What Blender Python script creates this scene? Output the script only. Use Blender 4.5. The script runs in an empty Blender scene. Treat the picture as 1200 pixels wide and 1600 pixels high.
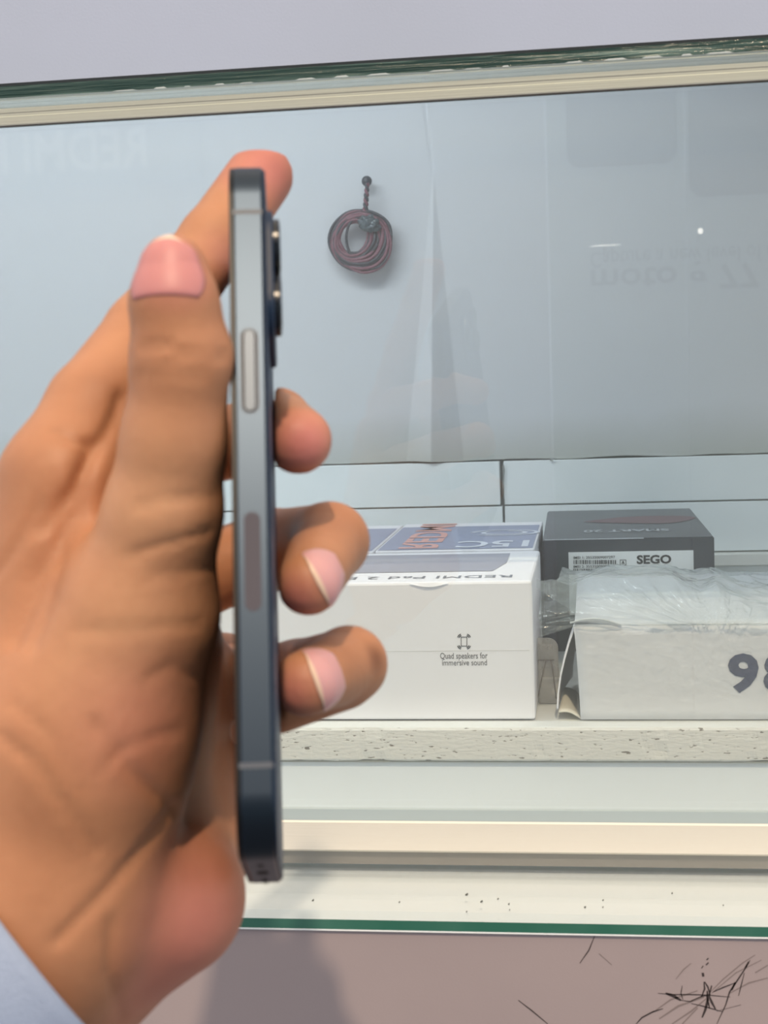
import bpy, bmesh, math, random
import numpy as np
from mathutils import Vector, Matrix, noise

# ------------------------------------------------------------------ camera, world, sun, exposure
F = 2330.0                                   # focal length in pixels of the 1200x1600 frame
def nz(v):
    v = np.array(v, float); return v / np.linalg.norm(v)
_Y = nz((325, 238, -F)); _X = nz((16500, 350, F)); _X = nz(_X - _Y * _X.dot(_Y)); _Z = np.cross(_X, _Y)
R = np.array([_X, _Y, _Z])                   # camera axes -> world axes
sc = bpy.context.scene
C = sc.collection
cam_d = bpy.data.cameras.new('camera'); cam = bpy.data.objects.new('camera', cam_d); C.objects.link(cam)
M4 = np.eye(4); M4[:3, :3] = R
cam.matrix_world = Matrix(M4.tolist())
cam_d.sensor_fit = 'VERTICAL'; cam_d.sensor_height = 36; cam_d.lens = 36 * F / 1600
cam_d.clip_start = 0.01; cam_d.clip_end = 50
cam_d.dof.use_dof = True; cam_d.dof.focus_distance = 0.76; cam_d.dof.aperture_fstop = 25
sc.camera = cam

def ray(px, py): return R @ np.array([(px - 600) / F, (800 - py) / F, -1.0])
def onY(px, py, y): r = ray(px, py); return Vector(r * y / r[1])
def onZ(px, py, z): r = ray(px, py); return Vector(r * z / r[2])
def cp(px, py, Z): return np.array([(px - 600) / F * Z, (800 - py) / F * Z, -Z])   # camera-space point in mm
def cw(p): return Vector(R @ (np.asarray(p, float) * 0.001))                        # camera mm -> world m

world = bpy.data.worlds.new('daylight'); sc.world = world; world.use_nodes = True
nt = world.node_tree; nt.nodes.clear()
tc = nt.nodes.new('ShaderNodeTexCoord'); sx = nt.nodes.new('ShaderNodeSeparateXYZ')
mr = nt.nodes.new('ShaderNodeMapRange'); mr.inputs['From Min'].default_value = -1; mr.inputs['From Max'].default_value = 1
rp = nt.nodes.new('ShaderNodeValToRGB'); bg = nt.nodes.new('ShaderNodeBackground'); wo = nt.nodes.new('ShaderNodeOutputWorld')
nt.links.new(tc.outputs['Generated'], sx.inputs[0]); nt.links.new(sx.outputs['Z'], mr.inputs['Value'])
nt.links.new(mr.outputs[0], rp.inputs[0]); nt.links.new(rp.outputs[0], bg.inputs[0]); nt.links.new(bg.outputs[0], wo.inputs[0])
cr = rp.color_ramp
cr.elements[0].position = 0.0; cr.elements[0].color = (.16, .15, .15, 1)
cr.elements[1].position = 1.0; cr.elements[1].color = (1.34, 1.15, .92, 1)
for pos, col in ((.42, (.22, .21, .21, 1)), (.5, (.60, .66, .74, 1)), (.66, (.72, .79, .88, 1)), (.82, (1.06, .98, .89, 1))):
    e = cr.elements.new(pos); e.color = col
bg.inputs[1].default_value = 1.08

sun_d = bpy.data.lights.new('sun', 'SUN'); sun = bpy.data.objects.new('sun', sun_d); C.objects.link(sun)
sun_dir = Vector(R @ nz((0.005, -0.725, -0.689)))            # travel direction of the light
sun.rotation_euler = sun_dir.to_track_quat('-Z', 'Y').to_euler()
sun_d.energy = 1.9; sun_d.color = (1.0, .78, .55); sun_d.angle = math.radians(1.6)

sc.view_settings.view_transform = 'Standard'; sc.view_settings.look = 'None'
sc.view_settings.gamma = 1; sc.view_settings.use_curve_mapping = False
sc.view_settings.exposure = 0.07

case_fill_d = bpy.data.lights.new('case_fill_light', 'AREA'); case_fill = bpy.data.objects.new('case_fill_light', case_fill_d); C.objects.link(case_fill)  # unseen area lamp, added to brighten the inside of the case
case_fill_d.shape = 'RECTANGLE'; case_fill_d.size = .6; case_fill_d.size_y = .10; case_fill_d.energy = 2.4; case_fill_d.color = (.93, .98, 1.0)
case_fill.location = (-.34, .68, .405); case_fill.rotation_euler = (math.radians(30), 0, 0)

# ------------------------------------------------------------------ materials
def srgb(r, g, b):
    f = lambda c: (c / 255 / 12.92) if c / 255 <= .04045 else ((c / 255 + .055) / 1.055) ** 2.4
    return (f(r), f(g), f(b), 1)
def mat(name, col, rough=.5, metal=0.0, bump=0.0, bscale=200, col2=None, cscale=20, cdetail=4, lo=.35, hi=.7,
        stretch=(1, 1, 1), spec=.5, sss=0.0, coat=0.0):
    m = bpy.data.materials.new(name); m.use_nodes = True
    n = m.node_tree; b = n.nodes['Principled BSDF']
    b.inputs['Base Color'].default_value = col; b.inputs['Roughness'].default_value = rough
    b.inputs['Metallic'].default_value = metal; b.inputs['Specular IOR Level'].default_value = spec
    b.inputs['Coat Weight'].default_value = coat; b.inputs['Coat Roughness'].default_value = .05
    if sss:
        b.inputs['Subsurface Weight'].default_value = sss
        b.inputs['Subsurface Radius'].default_value = (1.0, .35, .18); b.inputs['Subsurface Scale'].default_value = .004
    t = n.nodes.new('ShaderNodeTexCoord'); mp = n.nodes.new('ShaderNodeMapping'); mp.inputs['Scale'].default_value = stretch
    n.links.new(t.outputs['Object'], mp.inputs[0])
    if col2:
        ns = n.nodes.new('ShaderNodeTexNoise'); ns.inputs['Scale'].default_value = cscale; ns.inputs['Detail'].default_value = cdetail
        r = n.nodes.new('ShaderNodeValToRGB'); r.color_ramp.elements[0].position = lo; r.color_ramp.elements[1].position = hi
        r.color_ramp.elements[0].color = col; r.color_ramp.elements[1].color = col2
        n.links.new(mp.outputs[0], ns.inputs[0]); n.links.new(ns.outputs[0], r.inputs[0]); n.links.new(r.outputs[0], b.inputs['Base Color'])
    if bump:
        nb = n.nodes.new('ShaderNodeTexNoise'); nb.inputs['Scale'].default_value = bscale; nb.inputs['Detail'].default_value = 5
        bm_ = n.nodes.new('ShaderNodeBump'); bm_.inputs['Strength'].default_value = bump; bm_.inputs['Distance'].default_value = .001
        n.links.new(mp.outputs[0], nb.inputs[0]); n.links.new(nb.outputs[0], bm_.inputs['Height']); n.links.new(bm_.outputs[0], b.inputs['Normal'])
    return m

def glass_mat(name, tint=(.97, .99, .985, 1), f0=.04, rough=0.0, dust=0.0, bump=0.0, bscale=60, dustcol=(.8, .82, .82, 1)):
    """thin clear sheet: transparent body + Fresnel mirror (+ a little scattering dust)"""
    m = bpy.data.materials.new(name); m.use_nodes = True; n = m.node_tree; n.nodes.clear(); L = n.links.new
    out = n.nodes.new('ShaderNodeOutputMaterial'); tr = n.nodes.new('ShaderNodeBsdfTransparent'); tr.inputs[0].default_value = tint
    gl = n.nodes.new('ShaderNodeBsdfGlossy'); gl.inputs['Roughness'].default_value = rough
    g = n.nodes.new('ShaderNodeNewGeometry'); dot = n.nodes.new('ShaderNodeVectorMath'); dot.operation = 'DOT_PRODUCT'
    ab = n.nodes.new('ShaderNodeMath'); ab.operation = 'ABSOLUTE'
    om = n.nodes.new('ShaderNodeMath'); om.operation = 'SUBTRACT'; om.inputs[0].default_value = 1
    pw = n.nodes.new('ShaderNodeMath'); pw.operation = 'POWER'; pw.inputs[1].default_value = 5
    ma = n.nodes.new('ShaderNodeMath'); ma.operation = 'MULTIPLY_ADD'; ma.inputs[1].default_value = 1 - f0; ma.inputs[2].default_value = f0
    L(g.outputs['Incoming'], dot.inputs[0]); L(g.outputs['Normal'], dot.inputs[1]); L(dot.outputs['Value'], ab.inputs[0])
    L(ab.outputs[0], om.inputs[1]); L(om.outputs[0], pw.inputs[0]); L(pw.outputs[0], ma.inputs[0])
    mx = n.nodes.new('ShaderNodeMixShader'); L(ma.outputs[0], mx.inputs[0]); L(tr.outputs[0], mx.inputs[1]); L(gl.outputs[0], mx.inputs[2])
    last = mx
    t = n.nodes.new('ShaderNodeTexCoord')
    if bump:
        nb = n.nodes.new('ShaderNodeTexNoise'); nb.inputs['Scale'].default_value = bscale; nb.inputs['Detail'].default_value = 6
        bp = n.nodes.new('ShaderNodeBump'); bp.inputs['Strength'].default_value = bump; bp.inputs['Distance'].default_value = .002
        L(t.outputs['Object'], nb.inputs[0]); L(nb.outputs[0], bp.inputs['Height']); L(bp.outputs[0], gl.inputs['Normal']); L(bp.outputs[0], dot.inputs[1])
    if dust:
        df = n.nodes.new('ShaderNodeBsdfDiffuse'); df.inputs[0].default_value = dustcol
        dn = n.nodes.new('ShaderNodeTexNoise'); dn.inputs['Scale'].default_value = 9; dn.inputs['Detail'].default_value = 8
        L(t.outputs['Object'], dn.inputs[0])
        mm = n.nodes.new('ShaderNodeMath'); mm.operation = 'MULTIPLY'; mm.inputs[1].default_value = dust * 2; L(dn.outputs[0], mm.inputs[0])
        m2 = n.nodes.new('ShaderNodeMixShader'); L(mm.outputs[0], m2.inputs[0]); L(last.outputs[0], m2.inputs[1]); L(df.outputs[0], m2.inputs[2]); last = m2
    L(last.outputs[0], out.inputs[0])
    return m

def ink(name, r, g, b, rough=.5): return mat(name, srgb(r, g, b), rough)

MT = dict(
    fascia=mat('lavender_laminate', srgb(190, 199, 221), .35, bump=.06, bscale=900, col2=srgb(185, 194, 214), cscale=7),
    mauve=mat('mauve_laminate', srgb(178, 164, 166), .38, bump=.05, bscale=900, col2=srgb(170, 157, 160), cscale=9),  # darker, pinker variant of the fascia laminate
    edge_black=mat('black_seal', srgb(38, 44, 46), .4),
    glass_edge_dark=mat('dark_green_glass_edge', srgb(44, 70, 64), .15, bump=.9, bscale=120, col2=srgb(112, 138, 130), cscale=60, lo=.5, hi=.72, stretch=(.25, 1, 6)),
    glass_edge=mat('green_glass_edge', srgb(52, 112, 96), .15, col2=srgb(96, 140, 128), cscale=14, lo=.45, hi=.8, stretch=(1, 1, 1)),
    glass=glass_mat('clear_glass', f0=.072, dust=.035),
    sheet=glass_mat('pale_green_glass', tint=(.975, .988, .986, 1)),
    sheet_green=glass_mat('green_tinted_glass', tint=(.92, .975, .95, 1)),
    alu=mat('brushed_aluminium', srgb(232, 226, 216), .42, .25, bump=.12, bscale=500, stretch=(.02, 1, 3)),
    alu_dark=mat('darkened_aluminium', srgb(150, 148, 144), .45, .6),  # darker metal, carries the shade at the lower rail's foot
    ledge=mat('white_ledge_board', srgb(236, 241, 246), .5, col2=srgb(230, 235, 240), cscale=6),
    shelf=None, board=None, lining=None,
    paper=mat('white_carton', srgb(248, 247, 251), .42, bump=.04, bscale=300, col2=srgb(244, 243, 247), cscale=12),
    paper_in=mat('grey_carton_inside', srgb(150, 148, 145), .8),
    blue_card=mat('lilac_blue_carton', srgb(150, 157, 184), .4, col2=srgb(156, 163, 190), cscale=30),
    black_card=mat('charcoal_carton', srgb(66, 70, 78), .32, bump=.1, bscale=90, col2=srgb(84, 88, 96), cscale=25, lo=.5, hi=.8),
    grey_pic=mat('grey_mauve_print', srgb(166, 166, 182), .35, col2=srgb(160, 160, 170), cscale=12),
    label=mat('white_label', srgb(236, 238, 236), .5),
    ink_grey=ink('grey_ink', 104, 104, 106), ink_black=ink('black_ink', 36, 36, 40), ink_navy=ink('navy_ink', 62, 68, 104),
    ink_orange=ink('orange_ink', 226, 172, 164), ink_white=ink('white_ink', 226, 230, 240), ink_red=ink('dull_red_print', 118, 92, 98),
    ink_lgrey=ink('light_grey_ink', 190, 194, 200),
    film=glass_mat('clear_plastic_film', tint=(.93, .95, .945, 1), f0=.07, rough=.09, dust=.14, bump=.9, bscale=55, dustcol=(.66, .73, .74, 1)),
    shrink=glass_mat('tight_plastic_wrap', tint=(.97, .975, .97, 1), f0=.10, rough=.14, dust=.01, bump=1.0, bscale=300),
    acrylic=glass_mat('cloudy_acrylic', tint=(.86, .84, .81, 1), f0=.05, rough=.12, dust=.28, bump=.15, bscale=40, dustcol=(.78, .75, .70, 1)),
    cable_dark=mat('dark_grey_cable', srgb(48, 52, 62), .3, bump=.6, bscale=900, spec=.8),
    cable_red=mat('maroon_cable', srgb(122, 72, 86), .3, bump=.6, bscale=900, spec=.8),
    tie=mat('grey_tape', srgb(66, 80, 86), .3, bump=.8, bscale=400, spec=.8),
    steel=mat('blue_steel', (.039, .053, .074, 1), .35, 1.0),
    steel_band=mat('antenna_band', srgb(70, 78, 92), .45),
    button=mat('blue_steel_button', (.052, .062, .078, 1), .36, 1.0),
    window=mat('antenna_window', srgb(68, 64, 76), .6),
    screen=mat('black_screen_glass', srgb(16, 16, 18), .35, spec=.25),
    bezel=mat('dark_bezel', srgb(30, 32, 38), .3),
    backglass=mat('navy_frosted_glass', srgb(36, 54, 80), .45, spec=.3),
    lens=mat('camera_ring', srgb(16, 22, 34), .25), lensglass=mat('lens_glass', srgb(10, 12, 18), .03, coat=1),
    hole=mat('port_black', srgb(8, 8, 8), .8),
    cuff=mat('pale_blue_cotton', srgb(172, 187, 216), .85, bump=.5, bscale=1500, col2=srgb(162, 178, 208), cscale=30),
    nail=mat('fingernail', srgb(224, 168, 168), .38, sss=.2), thumbnail=mat('thumbnail_pink', srgb(206, 136, 134), .45, sss=.2),
    nail_tip=mat('fingernail_free_edge', srgb(238, 208, 184), .35),
    poster_a=mat('pale_grey_poster', srgb(176, 184, 196), .6), poster_b=mat('light_poster', srgb(190, 197, 205), .6),
    poster_c=mat('grey_green_poster', srgb(168, 182, 180), .6), poster_dark=mat('dark_poster_print', srgb(58, 66, 66), .5),
    poster_white=mat('white_poster_print', srgb(216, 218, 222), .5),
)
# painted shelf wood: cracks and chips in the white paint
def worn(name, base, crack, cscale, stretch, lo, hi, bump=.4):
    return mat(name, crack, .6, bump=bump, bscale=cscale, col2=base, cscale=cscale, cdetail=8, lo=lo, hi=hi, stretch=stretch)
MT['shelf'] = mat('white_painted_shelf', srgb(228, 229, 226), .5, col2=srgb(218, 219, 216), cscale=10)
MT['shelf_edge'] = worn('chipped_white_shelf_edge', srgb(226, 224, 219), srgb(126, 120, 112), 620, (.40, 1, 1.2), .325, .37, .6)
MT['board'] = mat('white_painted_board', srgb(244, 249, 249), .5, bump=.15, bscale=60, col2=srgb(228, 236, 237), cscale=9, lo=.45, hi=.8)
MT['skirt'] = mat('cream_skirting', srgb(232, 232, 226), .55)
MT['grout'] = mat('dirty_joint', srgb(146, 150, 146), .9)
# lining sheet with a dirty lower band
m = mat('grey_white_lining', srgb(205, 213, 222), .55, bump=.05, bscale=30); n = m.node_tree; L = n.links.new
b = n.nodes['Principled BSDF']; t = n.nodes.new('ShaderNodeTexCoord'); s = n.nodes.new('ShaderNodeSeparateXYZ')
ns = n.nodes.new('ShaderNodeTexNoise'); ns.inputs['Scale'].default_value = 14; ns.inputs['Detail'].default_value = 6
ad = n.nodes.new('ShaderNodeMath'); ad.operation = 'MULTIPLY_ADD'; ad.inputs[1].default_value = .030
mrg = n.nodes.new('ShaderNodeMapRange'); mrg.inputs['From Min'].default_value = -.062; mrg.inputs['From Max'].default_value = -.020
r = n.nodes.new('ShaderNodeValToRGB'); r.color_ramp.elements[0].color = srgb(186, 188, 180); r.color_ramp.elements[1].color = srgb(214, 216, 219)
L(t.outputs['Object'], s.inputs[0]); L(t.outputs['Object'], ns.inputs[0]); L(ns.outputs[0], ad.inputs[0]); L(s.outputs['Z'], ad.inputs[2])
L(ad.outputs[0], mrg.inputs[0]); L(mrg.outputs[0], r.inputs[0]); L(r.outputs[0], b.inputs['Base Color'])
MT['lining'] = m
# skin: warm brown, pinker at the pads (painted per vertex), fine creases
m = bpy.data.materials.new('skin'); m.use_nodes = True; n = m.node_tree; L = n.links.new; b = n.nodes['Principled BSDF']
at = n.nodes.new('ShaderNodeAttribute'); at.attribute_name = 'tone'; ns = n.nodes.new('ShaderNodeTexNoise')
t = n.nodes.new('ShaderNodeTexCoord'); ns.inputs['Scale'].default_value = 45; ns.inputs['Detail'].default_value = 5; L(t.outputs['Object'], ns.inputs[0])
mxc = n.nodes.new('ShaderNodeMix'); mxc.data_type = 'RGBA'; mxc.blend_type = 'MULTIPLY'; mxc.inputs[0].default_value = 1
r = n.nodes.new('ShaderNodeValToRGB'); r.color_ramp.elements[0].color = (.80, .76, .74, 1); r.color_ramp.elements[1].color = (1, 1, 1, 1)
r.color_ramp.elements[0].position = .3; r.color_ramp.elements[1].position = .7
L(ns.outputs[0], r.inputs[0]); L(at.outputs['Color'], mxc.inputs[6]); L(r.outputs[0], mxc.inputs[7]); L(mxc.outputs[2], b.inputs['Base Color'])
b.inputs['Roughness'].default_value = .5; b.inputs['Specular IOR Level'].default_value = .35
b.inputs['Subsurface Weight'].default_value = .14; b.inputs['Subsurface Radius'].default_value = (1, .35, .2); b.inputs['Subsurface Scale'].default_value = .004
nb = n.nodes.new('ShaderNodeTexNoise'); nb.inputs['Scale'].default_value = 420; bp = n.nodes.new('ShaderNodeBump'); bp.inputs['Strength'].default_value = .12
bp.inputs['Distance'].default_value = .001; L(t.outputs['Object'], nb.inputs[0]); L(nb.outputs[0], bp.inputs['Height']); L(bp.outputs[0], b.inputs['Normal'])
MT['skin'] = m

# ------------------------------------------------------------------ helpers
def tag(o, label=None, cat=None, group=None, kind=None):
    if label: o['label'] = label
    if cat: o['category'] = cat
    if group: o['group'] = group
    if kind: o['kind'] = kind
    return o
def empty(name, loc=(0, 0, 0)):
    o = bpy.data.objects.new(name, None); o.location = loc; o.empty_display_size = .02; C.objects.link(o); return o
def link(name, me, parent=None, smooth=False):
    o = bpy.data.objects.new(name, me); C.objects.link(o)
    if parent is not None:
        o.parent = parent; o.location = -world_loc(parent)
    if smooth: me.shade_smooth()
    return o
def world_loc(o):
    v = Vector((0, 0, 0))
    while o is not None: v += o.location; o = o.parent
    return v
def mesh(name, verts, faces, m, parent=None, smooth=False, mats=None, idx=None):
    me = bpy.data.meshes.new(name); me.from_pydata([tuple(v) for v in verts], [], faces); me.update()
    for mm in (mats or [m]): me.materials.append(mm)
    if idx is not None: me.polygons.foreach_set('material_index', idx)
    return link(name, me, parent, smooth)
def frombm(name, bm, m, parent=None, smooth=False, mats=None):
    me = bpy.data.meshes.new(name); bmesh.ops.recalc_face_normals(bm, faces=bm.faces); bm.to_mesh(me); bm.free()
    for mm in (mats or [m]): me.materials.append(mm)
    return link(name, me, parent, smooth)
def box(name, x0, x1, y0, y1, z0, z1, m, parent=None, bev=0.0, mats=None, fidx=None, jitter=0, rot=0.0, piv=None, seg=2):
    bm = bmesh.new(); vs = [bm.verts.new((x, y, z)) for x in (x0, x1) for y in (y0, y1) for z in (z0, z1)]
    q = [(0, 1, 3, 2), (4, 6, 7, 5), (0, 4, 5, 1), (2, 3, 7, 6), (0, 2, 6, 4), (1, 5, 7, 3)]   # -x +x -y(front) +y -z +z
    for k, f in enumerate(q):
        fc = bm.faces.new([vs[i] for i in f])
        if fidx: fc.material_index = fidx[k]
    if bev: bmesh.ops.bevel(bm, geom=bm.edges[:], offset=bev, segments=seg, affect='EDGES', profile=.5)
    if rot:
        bmesh.ops.rotate(bm, verts=bm.verts, cent=piv or ((x0 + x1) / 2, (y0 + y1) / 2, 0), matrix=Matrix.Rotation(rot, 3, 'Z'))
    return frombm(name, bm, m, parent, smooth=False, mats=mats)
def tube(name, pts, rad, m, parent=None, seg=8, closed=False, cap=True):
    pts = [Vector(p) for p in pts]; n_ = len(pts); vs = []; fs = []
    rads = rad if hasattr(rad, '__len__') else [rad] * n_
    prev = None
    for i, p in enumerate(pts):
        a = pts[(i - 1) % n_] if (closed or i > 0) else p; c = pts[(i + 1) % n_] if (closed or i < n_ - 1) else p
        d = (c - a).normalized()
        if prev is None: u = d.orthogonal().normalized()
        else: u = (prev - d * prev.dot(d)).normalized()
        prev = u; w = d.cross(u)
        for k in range(seg):
            th = 2 * math.pi * k / seg; vs.append(p + (u * math.cos(th) + w * math.sin(th)) * rads[i])
    for i in range(n_ if closed else n_ - 1):
        j = (i + 1) % n_
        for k in range(seg): fs.append((i * seg + k, i * seg + (k + 1) % seg, j * seg + (k + 1) % seg, j * seg + k))
    if cap and not closed: fs.append(tuple(range(seg))[::-1]); fs.append(tuple(range((n_ - 1) * seg, n_ * seg)))
    return mesh(name, vs, fs, m, parent, smooth=True)
def text(name, body, o, ux, uy, m, parent, bold=0.0):
    """flat print: bounding box of the string mapped to origin o, width vector ux, height vector uy"""
    cu = bpy.data.curves.new(name, 'FONT'); cu.body = body; cu.size = 1; cu.offset = bold; cu.resolution_u = 3
    tmp = bpy.data.objects.new('t', cu); C.objects.link(tmp)
    bpy.context.view_layer.update()
    me = bpy.data.meshes.new_from_object(tmp.evaluated_get(bpy.context.evaluated_depsgraph_get()))
    C.objects.unlink(tmp); bpy.data.objects.remove(tmp); bpy.data.curves.remove(cu)
    co = np.array([v.co[:] for v in me.vertices]); lo = co.min(0); hi = co.max(0)
    o = Vector(o); ux = Vector(ux); uy = Vector(uy)
    for v in me.vertices:
        v.co = o + ux * ((v.co.x - lo[0]) / (hi[0] - lo[0])) + uy * ((v.co.y - lo[1]) / (hi[1] - lo[1]))
    me.materials.clear(); me.materials.append(m); me.name = name
    return link(name, me, parent)
def quads(name, qs, m, parent=None):
    vs = []; fs = []
    for q in qs: fs.append(tuple(range(len(vs), len(vs) + len(q)))); vs += [tuple(v) for v in q]
    return mesh(name, vs, fs, m, parent)

# ------------------------------------------------------------------ setting: the back of the display case
XL, XR = -.75, .60
SH = -.1704                                         # shelf top
WY = 1.10                                           # back wall
wall = box('wall_back', XL, XR, WY, WY + .02, -.25, .42, MT['grout']); tag(wall, kind='structure')
# lining sheet with a long wedge-shaped fold
nx, nzz = 260, 90
xs = np.linspace(XL, XR, nx); zlo = -.0705; zs = np.linspace(zlo, .42, nzz)
apex = onY(676, 268, 1.09); bl = onY(636, 700, 1.09); brr = onY(722, 700, 1.09)
def lining_y(x, z):
    y = 1.0935 - .0006 * math.sin(x * 9) - .0012 * noise.noise(Vector((x * 4, z * 4, 2)))
    t_ = (apex.z - z) / (apex.z - bl.z)
    if t_ > 0:
        t_ = min(t_, 1.1); l = apex.x + (bl.x - apex.x) * t_; r_ = apex.x + (brr.x - apex.x) * t_; mid = l + (r_ - l) * .45
        if l < x < r_:
            h = (x - l) / (mid - l) if x < mid else (r_ - x) / (r_ - mid)
            y -= h * .0085 * min(t_, .9)
    elif abs(x - apex.x + (z - apex.z) * .10) < .0012: y += .0004
    return y
xs = np.unique(np.concatenate([xs, np.linspace(bl.x - .004, brr.x + .004, 70)]))
vs = [(x, lining_y(x, z), z + (0.0012 * noise.noise(Vector((x * 25, 0, 0))) if j == 0 else 0)) for j, z in enumerate(zs) for x in xs]
nn = len(xs)
fs = [(j * nn + i, j * nn + i + 1, (j + 1) * nn + i + 1, (j + 1) * nn + i) for j in range(len(zs) - 1) for i in range(nn - 1)]
lin = mesh('lining_sheet', vs, fs, MT['lining'], wall, smooth=True)
# painted boards below the sheet, one object each
jx = onY(786, 760, 1.09).x
z1, z2, z3 = onY(786, 790, 1.09).z, -.1415, -.1500
cols = [XL, jx - .215 * 2, jx - .215, jx - .0012, None, jx + .24, XR]
rows = [(z1 + .0006, zlo - .0012, -1), (z2 + .001, z1 - .0006, 1)]
k = 0
for (za, zb, s_) in rows:
    edges = [XL, jx - .44, jx - .003 * 0, XR] if s_ < 0 else [XL, jx - .30, jx, XR]
    for i in range(len(edges) - 1):
        x0 = edges[i] + .0008; x1 = edges[i + 1] - .0008
        if i == 1 and s_ < 0: x1 -= .0014
        box('board', x0, x1, 1.0885 + .0008 * (k % 3), 1.101, za, zb, MT['board'], wall, bev=.0004, seg=1); k += 1
box('skirting_strip', XL, XR, 1.080, 1.0995, z3, z2, MT['skirt'], wall, bev=.0005, seg=1)
box('lower_board', XL, XR, 1.0855, 1.101, SH - .002, z3 - .0007, MT['board'], wall, bev=.0004, seg=1)
# dirty streaks and runs of filler at the joint
for (px, py, l, w_) in ((786, 727, 62, 3.2), (862, 716, 5, 9)):
    a = onY(px, py, 1.0882)
    vs = []; 
    for i in range(9):
        t_ = i / 8; ww = w_ * .00047 * (1 - .75 * t_) * (1 + .3 * math.sin(i * 2.1))
        z_ = a.z - t_ * l * .00047
        vs += [(a.x - ww / 2 + .0005 * math.sin(i), 1.0880, z_), (a.x + ww / 2 + .0005 * math.sin(i), 1.0880, z_)]
    mesh('filler_run', vs, [(2 * i, 2 * i + 2, 2 * i + 3, 2 * i + 1) for i in range(8)], MT['grout'], wall)
for s_, x in ((-1, XL), (1, XR)):
    w_ = box('wall_left' if s_ < 0 else 'wall_right', min(x, x + s_ * .02), max(x, x + s_ * .02), .64, 1.12, -.25, .42, MT['ledge']); tag(w_, kind='structure')

# ------------------------------------------------------------------ display case
case = empty('display_case', (0, .62, SH))
tag(case, 'shop display case with lavender fascia, white shelf and mauve lower front', 'display case')
TY = .60                                            # front of the upper glass sheet
FZ0, FZ1 = .1154, .1201
box('upper_fascia', XL, XR, TY + .0188, TY + .036, FZ1 + .0008, .42, MT['fascia'], case, bev=.0006)
box('black_seal_strip', XL, XR, TY + .0002, TY + .0022, FZ1 + .0001, FZ1 + .0012, MT['edge_black'], case)
box('upper_glass_sheet', XL, XR, TY, TY + .07, FZ0, FZ1, None, case, mats=[MT['sheet_green'], MT['glass_edge_dark']], fidx=[1, 1, 1, 1, 0, 0])['label'] = 'glass sheet with dark green chipped edge'
# chips glinting along the lower lip of the edge
random.seed(4); qs = []
x = XL
while x < .3:
    l = random.uniform(.001, .012); h = random.uniform(.0002, .0006)
    if random.random() < .65: qs.append([(x, TY - .0002, FZ0 - .0001), (x + l, TY - .0002, FZ0 - .0001), (x + l * .8, TY - .0003, FZ0 + h), (x + l * .2, TY - .0003, FZ0 + h * .8)])
    x += l + random.uniform(0, .008)
quads('edge_chips', qs, mat('bright_chip', srgb(225, 232, 230), .3), case)['kind'] = 'stuff'
# upper rail (channel profile swept along x)
def sweep(name, prof, m, parent, x0=XL, x1=XR):
    vs = [(x0, y, z) for y, z in prof] + [(x1, y, z) for y, z in prof]; k_ = len(prof)
    fs = [(i, (i + 1) % k_, k_ + (i + 1) % k_, k_ + i) for i in range(k_)] + [tuple(range(k_))[::-1], tuple(range(k_, 2 * k_))]
    o = mesh(name, vs, fs, m, parent); bm = bmesh.new(); bm.from_mesh(o.data); bmesh.ops.recalc_face_normals(bm, faces=bm.faces); bm.to_mesh(o.data); bm.free(); return o
RY = .6228
sweep('upper_rail', [(RY, .1154), (RY, .1136), (RY + .0003, .1132), (RY + .0003, .1122), (RY, .1118), (RY, .1087), (RY + .0005, .1083), (RY + .0030, .1083), (RY + .0030, .1154)], MT['alu'], case)['label'] = 'aluminium channel'
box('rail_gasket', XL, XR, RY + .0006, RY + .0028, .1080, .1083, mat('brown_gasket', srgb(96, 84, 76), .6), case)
# glass pane standing in the lower rail
pane = box('glass_pane', XL + .005, XR - .005, .6265, .6310, -.2020, .1130, MT['glass']); tag(pane, 'large clear front glass pane of the display case with faint reflections', 'glass pane')
# lower rail
LG = -.2158
BY = .6226
box('shaded_rail_foot', XL, XR, BY + .0030, BY + .012, LG, LG + .0064, MT['alu_dark'], case)  # shade below the rail face, put into a darker metal colour
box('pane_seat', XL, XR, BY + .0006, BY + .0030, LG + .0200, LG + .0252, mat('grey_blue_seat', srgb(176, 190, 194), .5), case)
sweep('lower_rail', [(BY + .0016, LG + .0060), (BY, LG + .0072), (BY - .0002, LG + .0195), (BY + .0006, LG + .0202), (BY + .0032, LG + .0202), (BY + .0032, LG + .012), (BY + .0095, LG + .012), (BY + .0095, LG + .0202), (BY + .016, LG + .0202), (BY + .016, LG + .006)], MT['alu'], case)['label'] = 'aluminium channel catching warm light'
box('lower_glass_sheet', XL, XR, .5600, BY + .020, -.2197, LG, None, case, mats=[MT['sheet'], MT['glass_edge']], fidx=[1, 1, 1, 1, 0, 0])['label'] = 'glass sheet with bright green polished edge'
box('ledge_board', XL, XR, .5598, .688, -.2206, -.2199, MT['ledge'], case, bev=.0005)
box('lower_front_panel', XL, XR, .5610, .582, -.62, -.2208, MT['mauve'], case)
# riser behind the rail and the worn shelf
box('white_riser', XL, XR, .690, .700, -.2198, SH - .0162, MT['ledge'], case)
bm = bmesh.new()
o = box('shelf', XL, XR, .6882, 1.0855, SH - .0160, SH, None, case, bev=.0009, mats=[MT['shelf']])
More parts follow.
